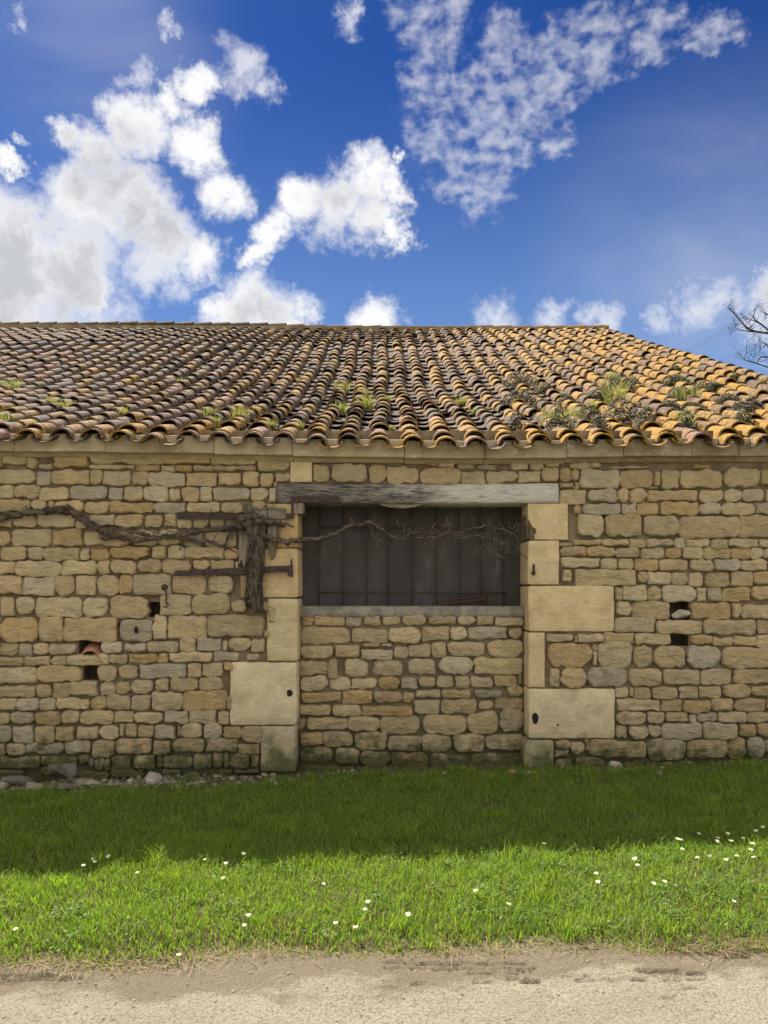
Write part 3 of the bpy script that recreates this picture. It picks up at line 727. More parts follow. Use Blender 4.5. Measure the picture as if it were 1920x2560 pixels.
# flat dark plates paint the shade inside sockets in blocks and mossy stone
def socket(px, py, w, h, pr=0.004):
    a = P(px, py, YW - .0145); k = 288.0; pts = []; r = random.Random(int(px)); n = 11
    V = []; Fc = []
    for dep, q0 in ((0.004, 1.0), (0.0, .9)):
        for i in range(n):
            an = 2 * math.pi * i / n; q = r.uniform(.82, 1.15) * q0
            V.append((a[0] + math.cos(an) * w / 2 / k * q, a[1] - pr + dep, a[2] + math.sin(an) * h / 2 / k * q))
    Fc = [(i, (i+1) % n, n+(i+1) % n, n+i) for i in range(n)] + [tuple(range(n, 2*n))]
    return mesh('socket_shade', V, Fc, M_HOLE_SHADE, wall, False, center=True)
M_HOLE_SHADE = simple('painted socket shade', (0.012, 0.010, 0.008), (0.03, 0.025, 0.02), 30, 1.0)
# ---- cornice of long dressed slabs, one piece each
CJ = [-420, -190, 35, 264, 535, 731, 1011, 1212, 1417, 1559, 1730, 1848, 2080, 2350]
def corn_dy(px): return float(np.interp(px, [0, 264, 535, 731, 1011, 1212, 1417, 1559, 1920], [-15, -13, -8, -3, 2, 4, 2, -2, -3]))
YC = YW - 0.13
def eave_dz(x): return -corn_dy(960 + x / 6.46 * F) / F * 6.46
for k in range(len(CJ) - 1):
    a, b = CJ[k] + 0.8, CJ[k+1] - 0.8
    r = random.Random(k + 40); V = []; Fc = []; yo = r.uniform(-.006, .006)
    ns = 6; prof = []
    for i in range(ns + 1):
        px = a + (b - a) * i / ns; mid = corn_dy((a + b) / 2) * 0.6 + corn_dy(px) * 0.4
        zt = P(px, 1098 + mid, YC)[2]; zb = P(px, 1142 + mid, YC)[2]; x = P(px, 1120, YC)[0]
        zw = zb - 0.018
        for (yy, zz) in ((YW + .05, zt), (YC + yo + .006, zt), (YC + yo, zt - .006), (YC + yo, zb + .006), (YC + yo + .006, zb), (YW - .055, zb - .004), (YW - .012, zb - .032), (YW + .05, zb - .032)):
            V.append((x, yy, zz + r.gauss(0, .0008)))
    for i in range(ns):
        for j in range(7): Fc.append((i*8+j, i*8+j+1, (i+1)*8+j+1, (i+1)*8+j))
        Fc.append((i*8+7, i*8, (i+1)*8, (i+1)*8+7))
    Fc.append(tuple(range(7, -1, -1))); Fc.append(tuple(ns*8+j for j in range(8)))
    g = r.uniform(.85, 1.08); w = 0.0 if px < 1100 else .04
    mesh('cornice_slab', V, Fc, M_CORN, barn, False, (0.36 * g - w, 0.295 * g - w * .8, 0.205 * g - w * .5), center=True)
a = P(CJ[-1], 1100, YC)
V, Fc = box(a[0], XR, YC, YW + .05, P(0, 1140, YC)[2], P(0, 1096, YC)[2]); mesh('cornice_slab', V, Fc, M_CORN, barn, False, (0.33, 0.28, 0.2), center=True)
V, Fc = box(XL, P(CJ[0], 1, YC)[0], YC, YW + .05, P(0, 1127, YC)[2], P(0, 1083, YC)[2]); mesh('cornice_slab', V, Fc, M_CORN, barn, False, (0.33, 0.28, 0.2), center=True)
for s_ in [(724, 1732, 15, 18), (1338, 1795, 16, 26), (344, 1575, 11, 17, .04), (1395, 1812, 5, 5)]: socket(*s_)

# ---- lintel beam
def beam():
    x0, x1 = P(691, 1230, YW)[0], P(1396, 1230, YW)[0]; nx = 60; V = []; Fc = []
    prof = [(YW + .36, 0), (YW + .0, 0), (YW - .014, .10), (YW - .016, .5), (YW - .012, .92), (YW, 1.0), (YW + .36, 1)]
    for i in range(nx + 1):
        x = x0 + (x1 - x0) * i / nx; sag = -0.006 * math.sin(math.pi * i / nx)
        for (y, t) in prof:
            z = zlin0 + (zlin1 - zlin0) * t + sag + 0.004 * mnoise.noise(Vector((x * 4, t * 3, 1.0)))
            if t < .2: z += 0.006 * max(0, mnoise.noise(Vector((x * 9, 3.0, y))))
            V.append((x + (.006 * mnoise.noise(Vector((t * 20, y * 9, i))) if i in (0, nx) else 0), y + .003 * mnoise.noise(Vector((x * 3, t * 30, 5.0))), z))
    n = len(prof)
    for i in range(nx):
        for j in range(n - 1): Fc.append((i*n+j, (i+1)*n+j, (i+1)*n+j+1, i*n+j+1))
    Fc.append(tuple(range(n))); Fc.append(tuple(nx*n + j for j in range(n - 1, -1, -1)))
    return mesh('lintel_beam', V, Fc, M_LINTEL, barn, True, center=True)
lintel = beam()
# crescent of bare wood left under the beam
V = []; Fc = []; n = 14
for yy in (YW + .02, YW + .06):
    for i in range(n + 1):
        t = i / n; V.append((*P(943 + 128 * t, 1256, YW + .02)[:1], yy, zlin0 + .006))
    for i in range(n + 1):
        t = i / n; V.append((P(943 + 128 * t, 1256, YW + .02)[0], yy, zlin0 + .004 - .056 * math.sin(math.pi * t) ** .7 * (1 - .25 * t)))
m2 = 2 * (n + 1)
for i in range(n):
    Fc.append((i, i+1, n+1+i+1, n+1+i)); Fc.append((m2+i, m2+n+1+i, m2+n+1+i+1, m2+i+1)); Fc.append((n+1+i, n+1+i+1, m2+n+1+i+1, m2+n+1+i))
mesh('splintered_crescent', V, Fc, M_OLDWOODH, lintel, False, center=True)

# ---- sill of grey cement, ragged along its foot
def sill():
    V = []; Fc = []; nx = 90; x0, x1 = ox0 - .02, ox1 - .008
    for i in range(nx + 1):
        x = x0 + (x1 - x0) * i / nx; zt = zs - .002
        rag = 0.055 + 0.03 * mnoise.noise(Vector((x * 11, 2, 7))) + .018 * mnoise.noise(Vector((x * 31, 2, 7)))
        for (y, z) in ((YI + .2, zt), (YI - .012, zt), (YI - .024, zt - .010), (YI - .022, zt - .045), (YI - .034 - .008 * mnoise.noise(Vector((x * 30, 1, 1))), zt - .055), (YI - .03, zt - .055 - rag * .6), (YI + .012, zt - .06 - rag)):
            V.append((x, y + .003 * mnoise.noise(Vector((x * 40, z * 40, 0))), z + .003 * mnoise.noise(Vector((x * 6, y * 9, 4)))))
    for i in range(nx):
        for j in range(6): Fc.append((i*7+j, i*7+j+1, (i+1)*7+j+1, (i+1)*7+j))
    return mesh('cement_sill', V, Fc, M_CONC, barn, True, center=True)
sill()

# ---- board shutter behind the grille
YP = 6.97
shutter = mesh('shutter', *box(ox0 - .06, ox1 + .05, YP + .03, YP + .06, zs - .1, zlin0 + .12), M_PLANK, barn, False)
PX = [738, 798, 858, 916, 971.5, 1029, 1090.6, 1148.7, 1202.7, 1258, 1330]
for k in range(len(PX) - 1):
    a, b = P(PX[k], 1400, YP)[0], P(PX[k+1], 1400, YP)[0]; r = random.Random(k)
    yo = r.uniform(-.005, .005)
    mesh('plank', *bevbox(a + .0025, b - .0025, YP + yo, YP + .028, zs - .08, zlin0 + .1, .003), M_PLANK, shutter, False, center=True)
# ---- iron grille
YG = 6.93
grille = mesh('window_grille', *tube([P(793, 1481, YG - .012), P(1030, 1481, YG - .013), P(1271, 1483, YG - .012)], .0065, 6), M_RUST, barn)
mesh('bar', *tube([P(798, 1317, YG - .012), P(1000, 1319, YG - .012), P(1215, 1321, YG - .012)], .006, 6), M_RUST, grille, center=True)
for px in PX[1:-1]:
    a = P(px, 1400, YG)
    mesh('bar', *tube([(a[0], YG, zs - .02), (a[0] + random.Random(int(px)).uniform(-.006, .006), YG, (zs + zlin0) / 2), (a[0], YG, zlin0 + .03)], .007, 6), M_RUST, grille, center=True)

# ---- iron work on the wall
def slab(name, pts, y0, y1, m, parent=barn, b=.002):
    """flat bar: polygon of pixels in the plane of the wall, between depths y0 and y1"""
    n = len(pts); V = [P(a, c, y0) for a, c in pts]; V += [(v[0], y1, v[2]) for v in V[:n]]
    Fc = [tuple(range(n - 1, -1, -1)), tuple(range(n, 2*n))] + [(i, (i+1) % n, n+(i+1) % n, n+i) for i in range(n)]
    return mesh(name, V, Fc, m, parent, False, center=True)
def bolts(parent, pts, y):
    for (a, b) in pts:
        c = P(a, b, y); mesh('bolt', *tube([(c[0], y + .01, c[2]), (c[0], y - .006, c[2])], .008, 7), M_RUST, parent, center=True)
s1 = slab('iron_strap', [(442, 1285), (604, 1285), (604, 1298.5), (442, 1298.5)], YW - .058, YW - .048, M_RUST); bolts(s1, [(451, 1292), (541, 1291.5), (583, 1291.5)], YW - .058)
slab('iron_strap', [(714, 1284), (735, 1284), (735, 1297), (714, 1297)], YW - .05, YW - .04, M_RUST)
s2 = slab('iron_strap', [(437, 1427), (732, 1413), (733, 1441), (727, 1443), (719, 1440), (719, 1430), (437, 1441)], YW - .06, YW - .05, M_RUST); bolts(s2, [(472, 1436), (515, 1432), (555, 1430), (613, 1427), (705, 1423)], YW - .06)
slab('iron_spike', [(725, 1414), (727, 1398), (730, 1395), (732, 1414)], YW - .058, YW - .050, M_RUST)
s3 = slab('hinge_bracket', [(727, 1241), (848, 1240), (848, 1256.5), (735, 1256), (735, 1286), (728, 1286)], YW - .032, YW - .018, M_RUST, lintel)
mesh('spacer_block', *bevbox(P(735, 1270, YW)[0], P(760, 1270, YW)[0], YW - .03, YW + .12, P(735, 1285.5, YW)[2], zlin0 - .004, .004), M_OLDWOOD, lintel, False, center=True)
# pintle on the right jamb
c = P(1332, 1424, YW)
pin = mesh('pintle', *tube([(c[0], YW - .045, c[2] - .05), (c[0], YW - .045, c[2] + .045)], .011, 8), M_RUST, barn, center=True)
mesh('pintle_plate', *tube([(c[0], YW + .01, c[2] - .03), (c[0], YW - .045, c[2] - .03)], .016, 8), M_RUST, pin, center=True)
# hanging hook
c = P(413, 1468, YW)
pts = [(c[0], YW + .01, c[2]), (c[0], YW - .03, c[2]), P(415, 1473, YW - .04), P(416, 1495, YW - .04), P(416, 1507, YW - .04), P(421, 1513, YW - .045), P(418, 1518, YW - .05), P(407, 1517, YW - .05)]
hk = mesh('wall_hook', *tube(pts, [.012, .012, .008, .007, .007, .007, .006, .005], 7), M_RUST, barn, center=True)
mesh('hook_plate', *tube([(c[0], YW - .01, c[2]), (c[0], YW - .026, c[2])], .028, 9), M_RUST, hk, center=True)

# ---- remains of the wooden shutter leaf on the left jamb
def ragged(name, x0, x1, y0, y1, yd, m, sd, rag_top=0, rag_bot=30, taper=0.0):
    r = random.Random(sd); n = 9; top = []; bot = []
    for i in range(n + 1):
        t = i / n; top.append((x0 + (x1 - x0) * t, y0 - rag_top * r.random()))
        bot.append((x0 + (x1 - x0) * (t * (1 - taper) + taper * .25), y1 - rag_bot * r.random() ** 1.5 + (0 if taper == 0 else 20 * (.5 - abs(t - .4)))))
    return slab(name, top + bot[::-1], yd - .03, yd, m, leaf)
leaf = slab('old_shutter_leaf', [(597, 1327), (617, 1326), (618, 1400), (610, 1418), (604, 1398), (598, 1412)], YW - .048, YW - .012, M_OLDWOOD)
ragged('board', 618, 634, 1318, 1440, YW - .014, M_OLDWOOD, 1, 4, 25); ragged('board', 636, 662, 1300, 1425, YW - .016, M_OLDWOOD, 2, 2, 25)
ragged('board', 670, 703, 1303, 1392, YW - .012, M_OLDWOOD, 3, 0, 14, 0.55)
ragged('board', 622, 667, 1270, 1301, YW - .02, M_OLDWOODH, 4, 3, 4); ragged('board', 669, 714, 1270, 1298, YW - .022, M_OLDWOODH, 5, 2, 3)

# ================================================================== the roof
SP = 0.274; X0 = -0.034; YE = 6.40
def zr(x, Y):
    t = (Y - YE) / (YR - YE)
    s_ = 0.20 * math.sin(math.pi * min(1.0, max(0.0, t / 0.72))) * min(1.0, max(0.0, (5.0 - x) / 3.0))
    s_ += 0.035 * mnoise.noise(Vector((x * .55, Y * .5, 3.3))) * min(1, max(0, t * 6))
    return ZE + eave_dz(x) * max(0, 1 - t) + 0.437 * (Y - YE) - s_
ZE = P(960, 1112, YE)[2] - 0.012
def ridge_dz(x): return float(np.interp(x, [-9, -5, -2, 0, 5], [.10, .10, .04, 0, .02]))
roof = None
# boarding under the tiles and the plain far slope
V = []; Fc = []; rx = np.linspace(XL, XR, 40); ry = np.linspace(YE + .12, YR, 16)
for y in ry:
    for x in rx: V.append((x, y, zr(x, y) - .045))
n = len(rx)
for j in range(len(ry) - 1):
    for i in range(n - 1): Fc.append((j*n+i, j*n+i+1, (j+1)*n+i+1, (j+1)*n+i))
roof = mesh('roof', V, Fc, M_OLDWOOD, barn)
mesh('far_slope', [(XL, YR, zr(-6, YR) - .02), (XR, YR, zr(4, YR) - .02), (XR, YB + .5, 2.7), (XL, YB + .5, 2.7)], [(0, 1, 2, 3)], M_OLDWOOD, roof)
def tile_geo(x, Y, ln, conc, r, dz=0.0, hwid=0.104, hgt=0.085):
    """one barrel tile, lower end at Y, tapered, with thickness; conc = lies hollow side up"""
    ns = 8; V = []; th = .014
    rot = r.gauss(0, .025); xo = r.gauss(0, .007); tilt = r.gauss(0, .010); rollz = r.gauss(0, .03)
    taper = 0.84
    for s_ in (0.0, 1.0):
        y = Y + ln * s_; k = 1.0 if (s_ == 0) != conc else taper
        zc = zr(x, min(y, YR)) + (.034 + tilt) * (1 - s_) + dz
        for lay in (0, 1):
            for i in range(ns + 1):
                an = math.pi * i / ns; w = (hwid - lay * th) * k; h = (hgt - lay * th) * k
                cx = -math.cos(an) * w; cz = math.sin(an) * h
                if conc: cz = .045 - cz * 0.80
                else: cz = cz + .012
                V.append((x + xo + cx + rot * (y - Y), y + r.gauss(0, .0015), zc + cz + cx * rollz))
    n = ns + 1; Fc = []
    def f(*a): Fc.append(a if not conc else a[::-1])
    for i in range(ns):
        f(i, i+1, 2*n+i+1, 2*n+i)                    # outer
        f(n+i, 3*n+i, 3*n+i+1, n+i+1)                # inner
        f(i, n+i, n+i+1, i+1)                        # lower lip
        f(2*n+i, 2*n+i+1, 3*n+i+1, 3*n+i)
    f(0, 2*n, 3*n, n); f(ns, n+ns, 3*n+ns, 2*n+ns)
    return V, Fc
rows = []; y = YE
rows.append(YE); y = YE + .10
while y < YR - .25:
    rows.append(y); y += 0.285 if y < 12.9 else 0.40
rr_ = random.Random(77); covers = []; chans = []
cols = [j for j in range(-38, 19)]
for j in cols:
    xc = x = X0 + SP * j
    if x > XR - .02: continue
    lat = rr_.uniform(0, .05)
    for i, Yr in enumerate(rows):
        ln = 0.45 if Yr < 12.9 else .56
        Yt = Yr + rr_.gauss(0, .022) + (lat if i > 1 else 0)
        ln = min(ln, YR + .02 - Yt)
        hue = rr_.random(); lich = rr_.random() + (0.30 if i < 3 else 0)
        if i <= 1 and rr_.random() < .2: hue = .95; lich = .1
        x = xc + (.05 * mnoise.noise(Vector((xc * .35, Yr * .55, 8.0))) + .016 * mnoise.noise(Vector((xc * 9.1, Yr * 1.1, 2.0)))) * min(1, i / 3)
        V, Fc = tile_geo(x, Yt - (0.03 if i == 0 else 0), ln, False, rr_, -.022 if i == 0 else 0, hwid=.098 if i < 3 else .088, hgt=.086)
        covers.append((math.hypot(Yt, x) if abs(x / Yt) < .54 else 99 + Yt, V, Fc, (hue, lich, rr_.random())))
        if i == 1: continue
        hue = rr_.random(); lich = rr_.random() - .55; hue *= .4
        V, Fc = tile_geo(x + SP / 2, Yt - (.05 if i == 0 else .07), ln, True, rr_, 0.0 if i else -.018, hwid=.118)
        if x + SP / 2 < XR: chans.append((math.hypot(Yt, x) if abs(x / Yt) < .54 else 99 + Yt, V, Fc, (hue, lich + (.45 if i == 0 else 0), .5)))
for lst, nm, nm2, k in ((covers, 'cover_tile', 'cover_tiles_higher_up', 300), (chans, 'channel_tile', 'channel_tiles_higher_up', 150)):
    lst.sort(key=lambda s_: s_[0])
    for (d_, V, Fc, t) in lst[:k]: mesh(nm, V, Fc, M_TILE, roof, True, t, center=True)
    acc = Acc()
    for (d_, V, Fc, t) in lst[k:]: acc.add(V, Fc, t)
    tag(acc.build(nm2, M_TILE, roof), kind='stuff')
# smooth-shaded barrels need crisp lips
for o in list(bpy.data.objects):
    if o.name.startswith(('cover_tile', 'channel_tile')):
        me = o.data
        if hasattr(me, 'set_sharp_from_angle'): me.set_sharp_from_angle(angle=math.radians(40))
# ridge: mortar bed and one capping tile after another
x = XL
V, Fc = box(XL, XR, YR - .10, YR + .2, zr(0, YR) - .1, zr(0, YR) + .045)
V = [(a, b, c + ridge_dz(a)) for a, b, c in V]
mesh('ridge_bed', V, Fc, M_MORTAR, roof, False)
while x < XR:
    ln = min(rr_.uniform(.40, .47), XR + .04 - x); V = []; ns = 8
    for s_ in (0, 1):
        for lay in (0, 1):
            for i in range(ns + 1):
                an = math.pi * i / ns; w = (.13 - .016 * lay) * (1.0 if s_ else .86); h = (.10 - .016 * lay) * (1.0 if s_ else .86)
                V.append((x + s_ * (ln + .05), YR + .03 - math.cos(an) * w, zr(x, YR) + ridge_dz(x) + .03 + math.sin(an) * h + .014 * s_ + rr_.gauss(0, .001)))
    n = ns + 1; Fc = []
    for i in range(ns):
        Fc += [(i, 2*n+i, 2*n+i+1, i+1), (n+i, n+i+1, 3*n+i+1, 3*n+i), (i, i+1, n+i+1, n+i), (2*n+i, 3*n+i, 3*n+i+1, 2*n+i+1)]
    mesh('ridge_tile', V, Fc, M_TILE, roof, False, (rr_.uniform(0, .6), rr_.uniform(.2, .8), .5), center=True)
    x += ln

# ================================================================== the old vine
vine = tag(empty('grape_vine', P(638, 1530, YW)), 'gnarled leafless vine trained along the wall and across the dark shutter', 'vine')
YV = YW - 0.085
def cpx(c, x, y):
    o = CROPS[c]; return (o[0] + x / o[2], o[1] + y / o[2])
def cane(name, pts, r0, r1, m=M_BARKH, dy=0.0, rough=.5, n=7, wig=.006, depth=None):
    q = []
    rs = random.Random(int(pts[0][1] * 3 + pts[0][2]))
    for k, (c, x, y) in enumerate(pts):
        px, py = cpx(c, x, y); q.append(P(px, py, (YV if depth is None else depth[k]) + dy + rs.uniform(-.012, .012)))
    q = spline(q, 5); q = [p + np.array([0, rs.gauss(0, wig * .4), rs.gauss(0, wig)]) * (0 if k in (0, len(q) - 1) else 1) for k, p in enumerate(q)]
    rad = [(r0 + (r1 - r0) * k / (len(q) - 1)) * rs.uniform(.82, 1.22) for k in range(len(q))]
    return mesh(name, *tube(q, rad, n, rough, rs.random() * 9), m, vine, True, center=True)
trunk_pts = [('B', 790, 690), ('B', 770, 770), ('B', 790, 850), ('B', 812, 960), ('B', 800, 1080), ('B', 785, 1200), ('B', 780, 1330), ('B', 795, 1430), ('B', 790, 1490)]
q = spline([P(*cpx(*p), YW - .075) for p in trunk_pts], 5); rs = random.Random(5)
wd = np.interp(np.linspace(0, 1, len(q)), [0, .12, .25, .5, .75, 1], [.035, .062, .060, .058, .066, .060])
V, Fc = tube([tuple(p) for p in q], [float(w) * rs.uniform(.9, 1.1) for w in wd], 16, .55, 3.0)
mesh('trunk', V, Fc, M_BARK, vine, True, center=True)
for k in range(9):      # loose bark strands on the trunk
    x = 735 + k * 14 + rs.uniform(-5, 5); y0 = rs.uniform(860, 1150); y1 = y0 + rs.uniform(180, 380)
    cane('bark_strand', [('B', x + rs.uniform(-6, 6), y0), ('B', x, (y0 + y1) / 2), ('B', x + rs.uniform(-8, 8), min(y1, 1480))], .010, .007, M_BARK, -.035 + .03 * abs(k - 4) / 4, .6)
cane('arm', [('A', -120, 730), ('A', 0, 708), ('A', 100, 682), ('A', 250, 668), ('A', 400, 655), ('A', 540, 640), ('A', 620, 680), ('A', 720, 745), ('A', 830, 805), ('A', 950, 830)], .028, .030, n=10)
cane('arm', [('A', 900, 810), ('A', 1010, 805), ('A', 1080, 820), ('A', 1180, 835), ('A', 1270, 870), ('A', 1420, 870), ('A', 1500, 850), ('A', 1660, 820), ('B', 480, 800), ('B', 600, 785), ('B', 700, 760)], .014, .026)
cane('arm', [('A', 860, 800), ('A', 900, 850), ('A', 1000, 868), ('A', 1080, 888), ('A', 1160, 898), ('A', 1290, 880)], .026, .018)
cane('arm', [('A', 840, 810), ('A', 850, 870), ('A', 885, 880), ('A', 930, 840)], .022, .014)
cane('arm', [('B', 20, 865), ('B', 110, 860), ('B', 200, 888), ('B', 350, 905), ('B', 520, 942), ('B', 570, 860), ('B', 625, 770), ('B', 700, 700)], .017, .012)
cane('arm', [('B', 640, 800), ('B', 660, 740), ('B', 740, 690), ('B', 800, 700)], .042, .025, n=10, rough=.8)
cane('arm', [('B', 700, 780), ('B', 800, 745), ('B', 930, 750), ('B', 1040, 765), ('B', 1110, 790)], .034, .008, n=9, rough=.8)
cane('arm', [('B', 540, 945), ('B', 640, 1000)], .010, .004)
cane('arm', [('B', 720, 800), ('B', 800, 830), ('B', 880, 870), ('B', 1000, 905), ('B', 1150, 898), ('B', 1300, 885), ('B', 1450, 848), ('B', 1550, 790), ('E', 90, 765), ('E', 170, 768)], .026, .016)
cane('arm', [('E', 110, 770), ('E', 200, 750), ('E', 260, 775), ('E', 330, 830), ('E', 400, 865), ('E', 460, 890)], .015, .009)
cane('arm', [('E', 190, 765), ('E', 228, 810), ('E', 240, 865), ('E', 320, 912)], .012, .005)
cane('arm', [('E', 440, 905), ('E', 520, 890), ('E', 640, 885), ('E', 740, 870), ('E', 860, 850), ('E', 950, 853), ('E', 1050, 800), ('E', 1180, 790), ('E', 1290, 805), ('E', 1410, 838)], .012, .006)
cane('arm', [('E', 930, 850), ('E', 1000, 870), ('E', 1100, 858), ('E', 1180, 882), ('E', 1220, 950), ('E', 1260, 1010), ('E', 1330, 1050)], .011, .005)
cane('arm', [('E', 1400, 838), ('E', 1440, 890), ('E', 1440, 980), ('E', 1500, 1030), ('E', 1520, 1055)], .007, .003)
cane('arm', [('E', 700, 830), ('E', 800, 845), ('E', 900, 830), ('E', 1030, 795)], .010, .006)
TW = [('E', 450, 905, 600, 800), ('E', 630, 770, 650, 865), ('E', 650, 865, 470, 915), ('E', 755, 750, 705, 910), ('E', 830, 765, 770, 820), ('E', 1050, 690, 1085, 820), ('E', 1085, 820, 1150, 830),
      ('E', 1285, 750, 1340, 870), ('E', 1410, 838, 1450, 770), ('E', 1450, 770, 1510, 755), ('E', 1080, 905, 1150, 845), ('E', 1075, 935, 1085, 905), ('E', 1250, 800, 1240, 960), ('E', 1230, 1020, 1340, 1030),
      ('E', 1300, 860, 1340, 920), ('E', 1280, 950, 1360, 900), ('E', 1340, 930, 1370, 840), ('E', 1350, 1000, 1480, 985), ('E', 1240, 880, 1330, 940), ('E', 950, 880, 1060, 860), ('E', 860, 830, 1000, 840),
      ('E', 480, 770, 560, 772), ('E', 440, 730, 490, 770), ('E', 490, 780, 492, 850), ('E', 600, 800, 720, 830), ('E', 700, 820, 640, 800), ('E', 990, 880, 1080, 870), ('E', 240, 740, 262, 755), ('E', 80, 740, 40, 700),
      ('A', 150, 715, 180, 650), ('A', 215, 690, 215, 620), ('A', 240, 700, 275, 665), ('A', 190, 625, 235, 640), ('A', 1340, 850, 1500, 880), ('A', 1350, 730, 1480, 820), ('A', 1480, 980, 1560, 860), ('A', 1330, 780, 1490, 830),
      ('B', 20, 740, 100, 810), ('B', 180, 760, 210, 860), ('B', 260, 740, 270, 850), ('B', 60, 850, 240, 885), ('B', 160, 985, 210, 920), ('B', 350, 850, 375, 950), ('B', 440, 900, 480, 820), ('B', 530, 690, 590, 760),
      ('B', 600, 860, 580, 900), ('B', 600, 640, 620, 770), ('B', 720, 600, 745, 680), ('B', 690, 600, 730, 670), ('B', 740, 840, 760, 770), ('B', 800, 800, 860, 808), ('B', 800, 740, 870, 690), ('B', 880, 880, 905, 960),
      ('B', 760, 660, 800, 630), ('B', 630, 850, 600, 900), ('B', 560, 730, 640, 760), ('B', 1150, 900, 1155, 950), ('B', 1600, 760, 1590, 720), ('A', 580, 610, 590, 690), ('A', 890, 850, 900, 910), ('B', 420, 640, 440, 700)]
for k, (c, a, b, d, e) in enumerate(TW):
    r = random.Random(k + 900); mx, my = (a + d) / 2 + r.uniform(-18, 18), (b + e) / 2 + r.uniform(-18, 18)
    cane('twig', [(c, a, b), (c, mx, my), (c, d, e)], .0042, .0028, M_TWIG, r.uniform(-.05, .03), .2, 5, .002)
for k in range(95):     # thicket of short shoots along the canes
    r = random.Random(k + 2000)
    c, x, y = (('E', r.uniform(480, 1000), 850 + r.gauss(0, 35)) if k < 38 else ('E', r.uniform(1080, 1420), r.gauss(930, 75)) if k < 66 else ('B', r.uniform(600, 860), r.gauss(730, 50)) if k < 82 else ('A', r.uniform(980, 1500), r.gauss(850, 40)))
    an = r.uniform(0, 6.28); ln = r.uniform(30, 110)
    cane('twig', [(c, x, y), (c, x + math.cos(an) * ln * .5 + r.uniform(-9, 9), y + math.sin(an) * ln * .4 + r.uniform(-9, 9)), (c, x + math.cos(an) * ln, y + math.sin(an) * ln * .7)], .0042, .0022, M_TWIG, r.uniform(-.05, .03), .2, 5, .003)

# ================================================================== loose things on and in the wall
def rock(name, px, py, w, h, m, sd, Y=6.38, label=None, cat='stone', group=None, dep=None, angular=.28, ground=True):
    """an angular lump about w x h pixels, resting where its lower edge shows"""
    import bmesh
    bm = bmesh.new(); bmesh.ops.create_icosphere(bm, subdivisions=2, radius=1.0)
    k = F / Y; sx, sz = w / k / 2, h / k / 2; sy = dep if dep else min(sx, sz) * 1.1
    r = random.Random(sd); off = Vector((r.uniform(0, 90), r.uniform(0, 90), 0))
    planes = [(Vector((r.gauss(0, 1), r.gauss(0, 1), r.gauss(0, 1))).normalized(), r.uniform(.45, .8)) for _ in range(14)]
    V = []
    for v in bm.verts:
        p = v.co.copy()
        for nrm, d in planes:
            e = p.dot(nrm) - d
            if e > 0: p -= nrm * e * .9
        p *= 1 + .14 * mnoise.noise(v.co * 2.2 + off) + .10 * mnoise.noise(v.co * 5.1 + off)
        V.append((p.x * sx * 1.25, p.y * sy * 1.25, p.z * sz * 1.25))
    bm.verts.index_update(); Fc = [[v.index for v in f.verts] for f in bm.faces]; bm.free()
    V = np.array(V); c = P(px, py, Y); V += np.array([c[0], Y, c[2]])
    if ground:
        g = float(lawn_z(np.array([c[0]]), np.array([Y]))[0]); V[:, 2] += min(0, g - .012 - V[:, 2].min()) if V[:, 2].min() > g - .012 else 0
    o = mesh(name, V, Fc, m, None, False, center=True)
    return tag(o, label, cat, group)
def C(x, y): return cpx('C', x, y)
RG = 'rubble lying along the foot of the wall'
LB = 'lump of fallen limestone rubble at the foot of the wall'
def crock(x, y, w, h, m, sd, Y=6.40, label=LB, crop='C', name='rubble_stone', cat='stone', group=RG, **kw):
    s_ = CROPS[crop][2]; a = cpx(crop, x, y); return rock(name, a[0], a[1], w / s_, h / s_, m, sd, Y, label, cat, group, **kw)
crock(280, 1485, 160, 100, M_RUB, 1, 6.33, 'square pale limestone lump among the rubble by the wall', group=None)
crock(1262, 1425, 135, 100, M_RUBW, 2, 6.42, 'pointed pale stone leaning against the wall foot', group=None)
crock(130, 1420, 290, 120, M_SLATE, 3, 6.44, 'large flat grey slab half buried against the wall foot', group=None, dep=.05)
crock(545, 1520, 180, 90, M_SLATE, 4, 6.30, 'dark grey slab lying flat in front of the leaning slate', group=None)
crock(1580, 1435, 130, 70, M_SLATE, 5, 6.46, 'bluish grey stone tucked under the bottom course', group=None)
# leaning triangular slate
V = []
for yy, dy in ((6.40, .02), (6.43, .02)):
    for (x, y) in ((408, 1362), (640, 1350), (642, 1440), (600, 1472), (560, 1458)):
        a = cpx('C', x, y); p = P(a[0], a[1], 6.42); V.append((p[0], yy - (p[2] + .0) * .12, p[2]))
tag(mesh('slate_piece', V, [(4, 3, 2, 1, 0), (5, 6, 7, 8, 9)] + [(i, (i+1) % 5, 5+(i+1) % 5, 5+i) for i in range(5)], M_SLATE, None, False, center=True),
    'thin triangular dark slate leaning against the wall foot', 'slate')
for k, (x, y, w, h, m) in enumerate([(1100, 1495, 100, 55, M_RUBW), (685, 1395, 70, 64, M_RUB), (772, 1402, 60, 46, M_RUB), (390, 1545, 110, 52, M_RUB), (20, 1545, 120, 76, M_RUB), (1005, 1425, 150, 60, M_RUB), (1110, 1420, 140, 66, M_RUB),
                                 (700, 1470, 200, 90, M_RUB), (900, 1530, 130, 50, M_RUB), (480, 1565, 60, 40, M_RUB), (110, 1530, 90, 40, M_RUB), (430, 1490, 80, 56, M_RUB), (830, 1440, 80, 50, M_RUB), (950, 1470, 90, 44, M_RUB),
                                 (1380, 1420, 140, 56, M_RUB), (200, 1540, 60, 36, M_RUBW), (0, 1465, 60, 60, M_RUBW), (330, 1430, 100, 60, M_RUB), (1020, 1505, 40, 26, M_RUBW), (1180, 1470, 50, 30, M_RUB)]):
    crock(x, y, w, h, m, 20 + k, 6.34 + .08 * random.Random(k).random())
